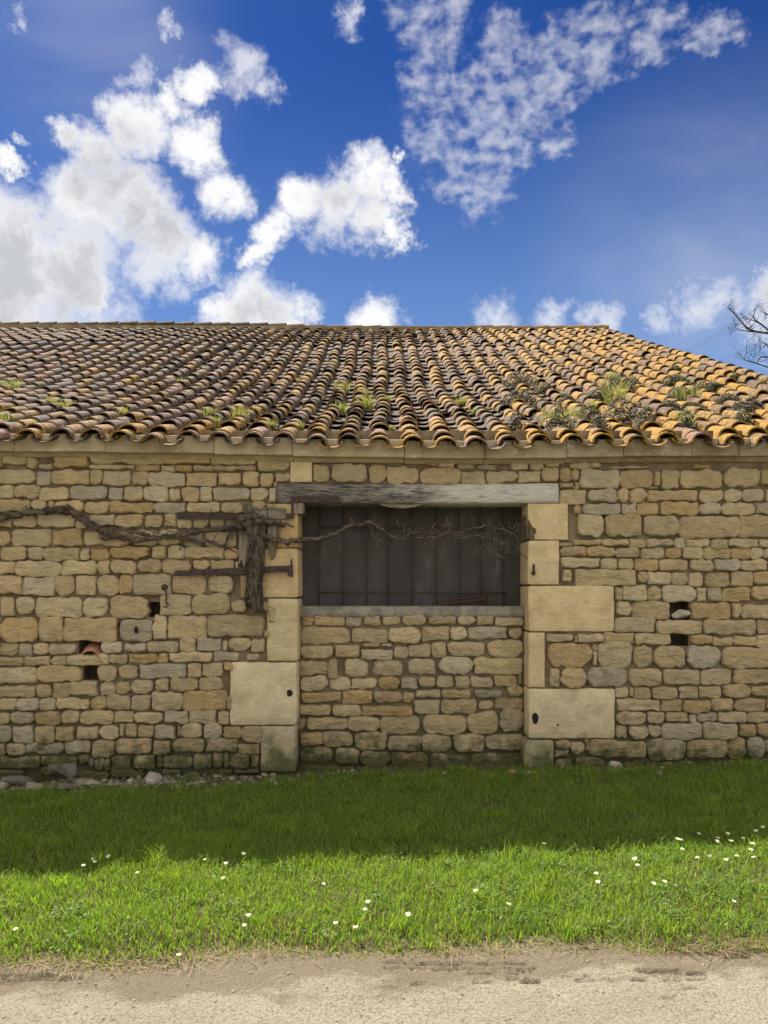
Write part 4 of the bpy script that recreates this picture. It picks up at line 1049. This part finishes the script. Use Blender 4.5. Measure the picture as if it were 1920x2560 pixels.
crock(700, 1568, 55, 36, M_TERRA, 50, 6.22, 'small orange chip of roof tile in the rubble', name='tile_chip', cat='tile', group=None)
crock(1455, 1472, 110, 28, M_TERRA, 51, 6.36, 'flat orange sliver of tile lying under the grey stone', name='tile_chip', cat='tile', group=None)
for k, (x, y) in enumerate([(90, 1510), (140, 1500), (170, 1490)]):
    crock(x, y, 60, 30, M_TERRA, 52 + k, 6.34, 'dull red tile shard among the rubble beside the grey slab', name='tile_chip', cat='tile', group='tile shards beside the grey slab')
for k, (c, x, y, s_) in enumerate([('C', 1088, 1535, 38), ('C', 1105, 1558, 36), ('C', 1305, 1508, 28), ('C', 1435, 1500, 36), ('C', 1460, 1510, 28), ('C', 1060, 1500, 30), ('D', 1580, 1400, 34), ('D', 960, 1490, 60), ('D', 770, 1460, 40), ('F', 465, 1472, 18), ('F', 710, 1548, 26),
                                  ('I', 240, 1550, 40), ('I', 80, 1590, 34), ('I', 1535, 1542, 18), ('I', 1395, 1495, 14), ('C', 60, 1470, 30), ('C', 1640, 1500, 26)]):
    crock(x, y, s_, s_ * .85, M_RUBW, 70 + k, 6.30 if c != 'I' else 6.2, 'small bleached snail shell lying by the wall foot', c, 'snail_shell', 'shell', 'snail shells along the wall foot')
crock(180, 1925, 100, 80, M_TERRA, 90, 6.45, 'broken red brick at the foot of the infill', 'J', 'brick_fragment', 'brick', None)
crock(392, 1938, 155, 80, M_RUBW, 91, 6.40, 'white lumpy stone in the grass beside the broken brick', 'J', group=None)
crock(392, 1385, 100, 76, M_RUBW, 92, 6.50, 'rounded white stone wedged under the right hand wall', 'I', group=None)
crock(1215, 1447, 84, 52, M_RUB, 93, 6.45, 'brown stone beside the dry stalk under the wall', 'I', group=None)
crock(1470, 1400, 74, 56, M_RUB, 94, 6.45, 'yellowish stone on the bare earth under the wall', 'I', group=None)
# loose stone perched in the upper of the two put-log holes
rock('loose_stone', *cpx('H', 941, 1508), 184 / 3.318, 84 / 3.318, M_RUBW, 8, YW + .035, 'loose white stone perched in the square wall hole', 'stone', None, dep=.05, ground=False)
# broken canal tile hanging out of the left wall
V = []; Fc = []; n = 9
for s_, (ya, lift) in enumerate(((YW + .12, .03), (YW - .035, -.02))):
    for lay in (0, 1):
        for i in range(n + 1):
            an = math.pi * (.06 + .86 * i / n); w = .108 - .013 * lay
            c = P(225 + (3 if s_ else 0), 1636, YW)
            V.append((c[0] - math.cos(an) * w * 1.02 + (.012 * random.Random(i).uniform(-1, 1) if s_ else 0), ya + (.02 * random.Random(i + 4).uniform(-1, 1) if s_ else 0), c[2] + lift - .035 + math.sin(an) * (w - .005) - (.028 * abs(math.cos(an)) if s_ else 0)))
k = n + 1
for i in range(n):
    Fc += [(i, i+1, 2*k+i+1, 2*k+i), (k+i, 3*k+i, 3*k+i+1, k+i+1), (2*k+i, 2*k+i+1, 3*k+i+1, 3*k+i)]
tag(mesh('tile_fragment', V, Fc, M_TERRA, None, False, center=True), 'broken red canal tile sticking out of a hole in the wall', 'tile')
# angle iron lying on the sill behind the bars
an = empty('angle_iron', P(1160, 1510, 6.89)); tag(an, 'rusty angle iron lying on the cement sill behind the bars', 'iron')
a, b = P(1106, 1508, 6.89), P(1221, 1494, 6.89); th_ = .034
V = [(a[0], 6.885, a[2] - .016), (b[0], 6.885, b[2] - .016), (b[0], 6.885, b[2] + .018), (a[0], 6.885, a[2] + .018)]; V += [(x, 6.892, z) for x, y, z in V]
mesh('web', V, [(0, 1, 2, 3), (7, 6, 5, 4), (0, 4, 5, 1), (1, 5, 6, 2), (2, 6, 7, 3), (3, 7, 4, 0)], M_RUSTR, an, False, center=True)
mesh('foot', *bevbox(b[0] - .006, b[0] + .014, 6.86, 6.895, zs - .005, b[2] + .017, .003), M_RUSTR, an, False, center=True)
mesh('flange', [(a[0], 6.86, a[2] + .02), (b[0], 6.86, b[2] + .02), (b[0], 6.89, b[2] + .02), (a[0], 6.89, a[2] + .02), (a[0], 6.86, a[2] + .026), (b[0], 6.86, b[2] + .026), (b[0], 6.89, b[2] + .026), (a[0], 6.89, a[2] + .026)],
     box(0, 1, 0, 1, 0, 1)[1], M_RUSTR, an, False, center=True)

# ================================================================== lawn
def blades(X, Y, Z, H, W, lean, tint, r, curl=1.0):
    """arched two-segment blades; returns vertices, faces and tints"""
    n = len(X); an = r.rand(n) * 2 * np.pi; la = r.rand(n) * 2 * np.pi
    wx, wy = np.cos(an) * W / 2, np.sin(an) * W / 2
    lx_, ly_ = np.cos(la) * lean * H, np.sin(la) * lean * H
    V = np.empty((n, 5, 3), np.float32)
    V[:, 0] = np.stack([X - wx, Y - wy, Z - .005], -1); V[:, 1] = np.stack([X + wx, Y + wy, Z - .005], -1)
    mx, my, mz = X + lx_ * .35, Y + ly_ * .35, Z + H * .62
    V[:, 2] = np.stack([mx - wx * .8, my - wy * .8, mz], -1); V[:, 3] = np.stack([mx + wx * .8, my + wy * .8, mz], -1)
    V[:, 4] = np.stack([X + lx_, Y + ly_, Z + H * np.sqrt(np.clip(1 - .35 * lean ** 2 * curl, .15, 1))], -1)
    b = np.arange(n)[:, None] * 5
    q = b + np.array([[0, 1, 3, 2]]); t = b + np.array([[2, 3, 4]])
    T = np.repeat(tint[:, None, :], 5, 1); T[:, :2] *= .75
    return V.reshape(-1, 3), [q, t], T.reshape(-1, 3)
R = np.random.RandomState(4)
def scatter(n, x0, x1, ya=None, yb=None):
    X = R.rand(n) * (x1 - x0) + x0; e = edge_y(X)
    Y = e - .03 + R.rand(n) * (6.75 - e + .03); return X, Y
n = 250000
X, Y = scatter(n, -4.3, 4.3)
X2, Y2 = scatter(30000, -11, -4.3); X3, Y3 = scatter(30000, 4.3, 11)
X = np.concatenate([X, X2, X3]); Y = np.concatenate([Y, Y2, Y3])
cl = vnoise(X, Y, 1.3, 51) * .5 + vnoise(X, Y, 4.5, 52) * .5
e = edge_y(X); fade = np.clip((Y - e + .06) / .22, 0, 1)
bare = np.clip((Y - 6.22 - .25 * (vnoise(X, X * 0, 1.1, 57) - .4) - .16 * (X > -.9) ) / .22, 0, 1)      # thin growth along the wall foot
patch = np.clip((vnoise(X, Y, 2.2, 58) - .80) / .1, 0, 1)
keep = (R.rand(len(X)) < (.25 + .75 * fade) * (1 - .88 * bare) * (1 - .6 * patch)) & ((Y < YW - .02) | ((X > ox0) & (X < ox1)))
X, Y, cl, fade, bare = X[keep], Y[keep], cl[keep], fade[keep], bare[keep]
H = (0.018 + 0.040 * cl ** 1.3 + R.rand(len(X)) ** 4 * .045) * (.55 + .45 * fade)
H *= 1 + .5 * np.clip(vnoise(X, Y, 2.7, 61) - .72, 0, 1) * 4
H *= 1 - .45 * np.clip((Y - 5.9) / .5, 0, 1)
W = .0028 + R.rand(len(X)) * .0034
g = R.rand(len(X)); base = np.stack([.108 + .085 * g, .190 + .085 * g, .020 + .018 * g], -1)
hue = vnoise(X, Y, 2.0, 63)[:, None]; base = base * (1 - .3 * hue) + np.array([.185, .250, .024]) * .3 * hue
dry = R.rand(len(X)) < .05 + .35 * (1 - fade)
base[dry] = np.array([.30, .24, .11]) * (.6 + .5 * R.rand(dry.sum()))[:, None]
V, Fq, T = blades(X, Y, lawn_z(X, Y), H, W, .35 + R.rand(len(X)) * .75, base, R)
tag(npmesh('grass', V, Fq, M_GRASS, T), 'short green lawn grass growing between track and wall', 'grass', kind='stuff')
# coarser tufts of long grass
n = 7600; cx = R.rand(170) * 8 - 4; cy = 3.5 + R.rand(170) * 2.95; cx[:60] = -1.0 + R.rand(60) * 5; cy[:60] = 6.26 + R.rand(60) * .24
k = R.randint(0, 170, n); X = cx[k] + R.randn(n) * .035; Y = cy[k] + R.randn(n) * .03
Y = np.minimum(Y, YW - .05)
hh = (.06 + .06 * R.rand(170))[k] * (.6 + .6 * R.rand(n)); g = R.rand(n)
hh = hh * (1 - .42 * np.clip((Y - 5.9) / .4, 0, 1))
base = np.stack([.135 + .09 * g, .215 + .08 * g, .024 + .014 * g], -1)
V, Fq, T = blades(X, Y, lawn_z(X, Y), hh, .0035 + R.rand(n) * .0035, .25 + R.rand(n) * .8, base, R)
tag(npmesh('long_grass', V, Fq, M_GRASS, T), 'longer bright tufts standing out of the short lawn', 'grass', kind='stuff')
# straw and dead stalks along the edge of the track and the wall foot
n = 6500; X = R.rand(n) * 8.6 - 4.3; e = edge_y(X); Y = e + .02 + R.randn(n) * .03
w = vnoise(X, X * 0 + 3, 2.2, 71) > .30 * R.rand(n) + .18; X, Y = X[w], Y[w]
X2 = R.rand(1200) * 8.6 - 4.3; Y2 = 6.42 + R.randn(1200) * .06
X = np.concatenate([X, X2]); Y = np.concatenate([Y, np.minimum(Y2, YW - .03)]); n = len(X)
g = .55 + .6 * R.rand(n); base = np.stack([.27 * g, .205 * g, .11 * g], -1)
V, Fq, T = blades(X, Y, np.maximum(lawn_z(X, Y), path_z(X, Y)) + .002, .03 + .05 * R.rand(n), .0018 + .002 * R.rand(n), 1.6 + R.rand(n) * 1.2, base, R, 3.0)
V = V.reshape(-1, 5, 3); V[:, 4, 2] = V[:, 0, 2] + .008 + R.rand(n) * .014; V[:, 2:4, 2] = (V[:, 0, 2] + .010 + R.rand(n) * .01)[:, None]
tag(npmesh('straw', V.reshape(-1, 3), Fq, M_STRAW, T), 'dry straw lying along the ragged lawn edge', 'straw', kind='stuff')
# low broad leaves (clover, daisy rosettes)
n = 9000; cx = R.rand(260) * 7.4 - 3.7; cy = 3.5 + R.rand(260) ** 1.2 * 2.9; cx[:90] = .2 + R.rand(90) * 3.2; cy[:90] = 3.6 + R.rand(90) * 1.3
k = R.randint(0, 260, n); X = cx[k] + R.randn(n) * .05; Y = cy[k] + R.randn(n) * .045; Z = lawn_z(X, Y) + .015 + R.rand(n) * .03
an = R.rand(n) * 6.283; L_ = .008 + R.rand(n) * .010; tl = (R.rand(n) - .35) * .9
V = np.empty((n, 6, 3), np.float32)
for q, (u, v) in enumerate(((0, 0), (.5, .42), (1, .3), (1.15, 0), (1, -.3), (.5, -.42))):
    V[:, q] = np.stack([X + L_ * (np.cos(an) * u - np.sin(an) * v), Y + L_ * (np.sin(an) * u + np.cos(an) * v), Z + L_ * tl * u], -1)
g = R.rand(n); base = np.stack([.095 + .05 * g, .165 + .05 * g, .030 + .02 * g], -1)
tag(npmesh('clover_leaves', V.reshape(-1, 3), [np.arange(n)[:, None] * 6 + np.arange(6)[None]], M_GRASS, np.repeat(base[:, None], 6, 1).reshape(-1, 3)),
    'small round clover and daisy leaves low in the lawn', 'leaves', kind='stuff')
# gravel on the track
n = 3600; X = R.rand(n) * 5.6 - 2.8; Y = 2.2 + R.rand(n) ** .8 * 1.2; s_ = .0015 + R.rand(n) ** 6 * .007
oc = np.array([(1, 0, 0), (0, 1, 0), (-1, 0, 0), (0, -1, 0), (0, 0, .8), (.6, .5, .5), (-.5, .6, .5), (-.6, -.5, .5), (.5, -.6, .5)])
V = oc[None] * (s_[:, None, None]) * (.7 + .6 * R.rand(n, 9, 1)); V += np.stack([X, Y, path_z(X, Y)], -1)[:, None]
fc = np.array([(0, 5, 8), (0, 1, 5), (1, 6, 5), (1, 2, 6), (2, 7, 6), (2, 3, 7), (3, 8, 7), (3, 0, 8), (4, 8, 5), (4, 5, 6), (4, 6, 7), (4, 7, 8)])
g = .75 + .4 * R.rand(n); M_GRAV = simple('track grit', (0.17, 0.14, 0.10), (0.30, 0.265, 0.205), 60, .95, .3)
tag(npmesh('gravel', V.reshape(-1, 3), [(np.arange(n)[:, None, None] * 9 + fc[None]).reshape(-1, 3)], M_GRAV), 'loose grit scattered over the pale track', 'gravel', kind='stuff')

# ---- daisies, one by one
DA = [(236, 2150), (232, 2163), (277, 2147), (207, 2172), (517, 2163), (555, 2174), (558, 2206), (349, 2199), (800, 2216), (910, 2280), (924, 2266), (620, 2302), (612, 2318), (441, 2378), (1357, 2122), (1598, 2155), (1592, 2172),
      (1688, 2110), (1698, 2113), (1697, 2132), (1736, 2083), (1791, 2103), (1784, 2106), (1815, 2083), (1866, 2121), (1868, 2137), (1856, 2101), (1879, 2118), (1890, 2155), (1817, 2163), (1771, 2152), (1748, 2155), (1493, 2194), (1492, 2213),
      (1653, 2217), (1825, 2257), (1261, 2277), (1020, 2288), (1194, 2242), (891, 2327), (605, 2146), (1905, 2076), (1898, 2085), (1824, 2116), (840, 2312), (1841, 2150), (1625, 2215), (42, 2331)]
def daisy_meshes():
    st = tube([(0, 0, 0), (.003, .001, .03), (.002, -.001, .055)], [.0014, .0012, .0011], 5)
    V = []; Fc = []; r = random.Random(2)
    for k in range(17):
        a = 2 * math.pi * k / 17; L0, L1 = .004, .0115 + r.uniform(-.001, .001); up = r.uniform(.001, .004)
        d = np.array([math.cos(a), math.sin(a), 0]); t = np.array([-math.sin(a), math.cos(a), 0]); o = len(V); c = np.array([.002, -.001, .0555])
        V += [tuple(c + d * L0 - t * .0010), tuple(c + d * L0 + t * .0010), tuple(c + d * L1 * .75 + t * .0021 + (0, 0, up)), tuple(c + d * L1 + (0, 0, up * 1.1)), tuple(c + d * L1 * .75 - t * .0021 + (0, 0, up))]
        Fc.append((o, o+1, o+2, o+3, o+4))
    pt = (V, Fc); V = []; Fc = []
    for j, (rad, z) in enumerate(((.0048, .055), (.0042, .0575), (.0022, .059))):
        for k in range(8): V.append((.002 + math.cos(k * .785) * rad, -.001 + math.sin(k * .785) * rad, z))
    for j in range(2):
        for k in range(8): Fc.append((j*8+k, j*8+(k+1) % 8, (j+1)*8+(k+1) % 8, (j+1)*8+k))
    Fc.append(tuple(16 + k for k in range(8)))
    return st, pt, (V, Fc)
st, pt, dc = daisy_meshes()
d0 = empty('daisy', (0, 0, 0)); tag(d0, 'white daisy with yellow centre open in the lawn', 'daisy', 'daisies in the lawn')
parts0 = []
for nm, g_, m_, t_ in (('stem', st, M_STEM, None), ('petals', pt, M_PETAL, (.78, .78, .76)), ('flower_centre', dc, M_DISC, None)):
    o = mesh(nm, *g_, m_, None, nm != 'petals', t_); o.parent = d0; parts0.append(o)
for k, (px, py) in enumerate(DA):
    r = random.Random(k); p = np.array(GP(px, py)); cc = np.array([0, 0, EYE]); p = cc + (p - cc) * (1 - .055 * .9 / EYE)   # the head, not the foot, shows at the pixel
    z = float(lawn_z(np.array([p[0]]), np.array([p[1]]))[0])
    if k == 0: root = d0
    else:
        root = d0.copy(); COL.objects.link(root)
        for c0 in parts0:
            c1 = c0.copy(); COL.objects.link(c1); c1.parent = root
    root.location = (p[0], p[1], z); root.rotation_euler = (r.uniform(-.05, .45), r.uniform(-.3, .3), r.uniform(0, 6)); root.rotation_euler[2] = r.uniform(-.8, .8)
    root.scale = (r.uniform(.98, 1.22),) * 3

# ================================================================== plants rooted in the roof
def roof_pt(px, py):
    """walk along the view ray until it meets the tiles"""
    d = pxdir(px, py); Y_ = YE
    while Y_ < YR:
        t = Y_ / d[1]
        if EYE + d[2] * t < zr(d[0] * t, Y_) + .05: break
        Y_ += .02
    t = Y_ / d[1]; return np.array([d[0] * t, Y_, zr(d[0] * t, Y_) + .03])
def tuft(px, py, w, h, sd, kind):
    c = roof_pt(px, py); k = c[1] / F; w *= k; h *= k; r = np.random.RandomState(sd)
    n = int(120 if kind == 'grass' else 60)
    X = c[0] + (r.rand(n) - .5) * w; Y = c[1] + (r.rand(n) - .5) * w * .5; Z = np.array([zr(float(a), float(b)) + .01 for a, b in zip(X, Y)])
    g = r.rand(n)
    base = np.stack([.13 + .10 * g, .155 + .07 * g, .045 + .03 * g], -1); dr = r.rand(n) < .3; base[dr] = np.array([.33, .28, .15]) * (.7 + .4 * r.rand(dr.sum()))[:, None]
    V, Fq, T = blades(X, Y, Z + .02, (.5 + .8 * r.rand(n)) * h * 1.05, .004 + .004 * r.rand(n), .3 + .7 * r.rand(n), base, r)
    o = npmesh('grass_tuft', V, Fq, M_GRASS, T)
    return tag(o, 'tuft of wild grass rooted between the roof tiles', 'grass tuft', 'grass tufts on the roof')
def sedum(px, py, w, h, sd, green=.3):
    c = roof_pt(px, py); k = c[1] / F; w *= k; h *= k; r = np.random.RandomState(sd); n = int(900 * max(.5, min(2.2, w / .3)))
    u = np.clip(r.randn(n, 3) * .33, -.55, .55); X = c[0] + u[:, 0] * w; Y = c[1] + u[:, 1] * w * .45; z0 = np.array([zr(float(a), float(b)) for a, b in zip(X, Y)])
    Z = z0 + .06 + np.abs(u[:, 2]) * h * 2.0 * np.exp(-(u[:, 0] ** 2) * 3)
    s_ = .007 + .009 * r.rand(n); V = np.empty((n, 4, 3), np.float32)
    for q in range(4):
        d = r.randn(n, 3); d /= np.linalg.norm(d, axis=1)[:, None]; V[:, q] = np.stack([X, Y, Z], -1) + d * s_[:, None]
    g = r.rand(n)[:, None]; base = np.array([.115, .095, .07]) * (.5 + .9 * g); gm = r.rand(n) < green; base[gm] = (np.array([.10, .14, .04]) * (.6 + .8 * g))[gm]
    b = np.arange(n)[:, None] * 4; fq = np.concatenate([b + np.array([a]) for a in ((0, 1, 2), (0, 2, 3), (0, 3, 1), (1, 3, 2))])
    o = npmesh('stonecrop', V.reshape(-1, 3), [fq], M_SEDUM, np.repeat(base[:, None], 4, 1).reshape(-1, 3))
    return tag(o, 'brownish cushion of stonecrop spreading over the tiles' if green < .4 else 'greenish cushion of stonecrop spreading over the tiles', 'stonecrop', 'brown stonecrop cushions on the roof' if green < .4 else 'green stonecrop cushions on the roof', kind='stuff' if False else None)
for k, (px, py, w, h) in enumerate([(20, 975, 70, 34), (853, 978, 40, 26), (905, 990, 30, 24), (850, 1030, 32, 26), (915, 1022, 34, 36), (754, 958, 22, 16), (797, 1000, 20, 14), (525, 1040, 26, 26), (535, 1060, 30, 24), (600, 1050, 34, 34),
                                  (1155, 1010, 24, 20), (1190, 1034, 24, 16), (300, 1040, 40, 26), (160, 1022, 40, 24), (120, 1012, 20, 22), (10, 1060, 30, 30), (1380, 1060, 60, 44), (1440, 1050, 50, 36), (1540, 1010, 44, 70), (1530, 950, 30, 24), (1715, 1070, 30, 50),
                                  (1720, 1000, 60, 36), (1906, 955, 26, 12), (748, 1075, 14, 24), (980, 1075, 16, 14), (966, 1004, 14, 18), (455, 960, 22, 16), (760, 868, 10, 8), (680, 1070, 14, 22), (1480, 1024, 14, 24), (640, 1030, 26, 16)]):
    tuft(px, py, w, h, 300 + k, 'grass')
for k, (px, py, w, h, g_) in enumerate([(1300, 968, 80, 34, .2), (1300, 1010, 70, 34, .2), (1365, 985, 40, 24, .3), (1400, 1078, 60, 50, .25), (1470, 1065, 60, 46, .15), (1560, 1060, 110, 52, .12), (1620, 1075, 60, 50, .15), (1550, 975, 80, 30, .25), (1585, 970, 30, 24, .3),
                                  (1690, 962, 60, 22, .5), (1705, 998, 60, 26, .5), (1755, 985, 50, 28, .5), (1785, 978, 40, 20, .4), (1820, 1010, 56, 22, .15), (1860, 1035, 70, 26, .15), (1675, 1025, 50, 20, .15), (1860, 1065, 44, 34, .35), (1720, 1080, 40, 46, .4),
                                  (1500, 1000, 60, 24, .3), (1730, 1025, 60, 14, .2), (1416, 1012, 40, 22, .3), (1840, 950, 34, 14, .5), (1290, 1078, 40, 40, .2), (1500, 1085, 50, 40, .12), (1880, 1020, 40, 22, .15), (1690, 930, 24, 14, .6)]):
    sedum(px, py, w, h, 500 + k, g_)

# ================================================================== beyond the barn
tree = tag(empty('bare_tree', (13.2, 22.0, 0.2)), 'leafless dark tree rising behind the right end of the roof', 'tree')
def limb(name, pts, r0, r1, n=6):
    q = spline(pts, 3); return mesh(name, *tube([tuple(p) for p in q], [r0 + (r1 - r0) * k / (len(q) - 1) for k in range(len(q))], n, .15, 1.0), M_TREE, tree, True, center=True)
limb('trunk', [(13.2, 22, -.1), (13.1, 22, 2.5), (13.3, 22, 5.0), (13.2, 22, 7.0), (13.3, 22.1, 10.0)], .22, .05, 9)
def tp(px, py, dy=0): return P(px, py, 22.0 + dy)
tw = Acc(); rt = random.Random(9)
def twigs(p, d, ln, r, depth):
    q = [np.array(p)]; d = np.array(d)
    for _ in range(3):
        d = d + np.array([rt.gauss(0, .25), rt.gauss(0, .25), rt.gauss(.05, .25)]); d /= np.linalg.norm(d); q.append(q[-1] + d * ln / 3)
    V, Fc = tube([tuple(a) for a in q], [r, r * .85, r * .7, r * .5], 4, 0); tw.add(V, Fc, (1, 1, 1))
    if depth:
        for _ in range(rt.choice((2, 3, 3))):
            k = rt.randint(1, 3); e = d + np.array([rt.gauss(0, .7), rt.gauss(0, .7), rt.gauss(.15, .7)]); twigs(q[k], e / np.linalg.norm(e), ln * rt.uniform(.5, .8), r * .6, depth - 1)
for pts, r0 in ([(2100, 900), (1990, 848), (1930, 834), (1895, 830), (1868, 820), (1850, 800), (1838, 786), (1825, 774)], .05), ([(1930, 834), (1905, 812), (1885, 795), (1888, 772)], .03), ([(1905, 812), (1880, 800), (1872, 806)], .02), \
               ([(1895, 830), (1870, 828), (1842, 822), (1836, 808)], .02), ([(2080, 1000), (1990, 930), (1940, 900), (1905, 892), (1893, 905)], .04), ([(1960, 912), (1925, 870), (1905, 856), (1900, 875)], .025), ([(1990, 848), (1950, 800), (1915, 785), (1906, 770)], .03), \
               ([(2090, 1010), (1960, 935), (1880, 905), (1862, 900), (1866, 882)], .03), ([(2060, 830), (2000, 740), (1960, 700)], .05), ([(2120, 800), (2080, 700), (2060, 600)], .05), ([(2120, 760), (2200, 650), (2240, 600)], .05), ([(2130, 900), (2250, 780), (2330, 700)], .06):
    q = [tp(a, b, rt.uniform(-.3, .3)) for a, b in pts]
    if pts[0][0] > 2050: q = [(13.2, 22, q[0][2] - .3)] + q
    limb('branch', q, r0, r0 * .3)
    for a in q[1:]:
        for _ in range(2):
            d = np.array([rt.gauss(-.3, .7), rt.gauss(0, .5), rt.gauss(.3, .7)]); twigs(a, d / np.linalg.norm(d), rt.uniform(.18, .36), .008, 2)
tag(tw.build('twigs', M_TREE, tree, False), kind='stuff')
for k, (a, b, y0, y1) in enumerate([((1700, 886), (2060, 672), 46, 34), ((1690, 900), (2060, 684), 46, 34), ((1780, 912), (2060, 778), 46, 34)]):
    A_, B_ = np.array(P(*a, y0)), np.array(P(*b, y1)); A2 = A_ + (A_ - B_) * 3.0; B2 = B_ + (B_ - A_) * .8; n = 24
    pts = [tuple(A2 + (B2 - A2) * i / n) for i in range(n + 1)]
    tag(mesh('power_cable', *tube(pts, .008, 5), M_CABLE), 'thin power cable running across the sky behind the bare tree', 'cable', 'power cables behind the tree')

# fine debris of the crumbling wall along its foot
n = 1500; X = np.where(R.rand(n) < .7, -3.6 + R.rand(n) ** 1.3 * 2.6, R.rand(n) * 8 - 4); Y = np.minimum(6.42 + R.randn(n) * .10, YW - .02); s_ = .004 + R.rand(n) ** 4 * .028
V = oc[None] * (s_[:, None, None]) * (.6 + .8 * R.rand(n, 9, 1)); V += np.stack([X, Y, lawn_z(X, Y) + s_ * .3], -1)[:, None]
tag(npmesh('debris', V.reshape(-1, 3), [(np.arange(n)[:, None, None] * 9 + fc[None]).reshape(-1, 3)], M_RUB), 'fine stone crumbs and earth along the wall foot', 'debris', kind='stuff')
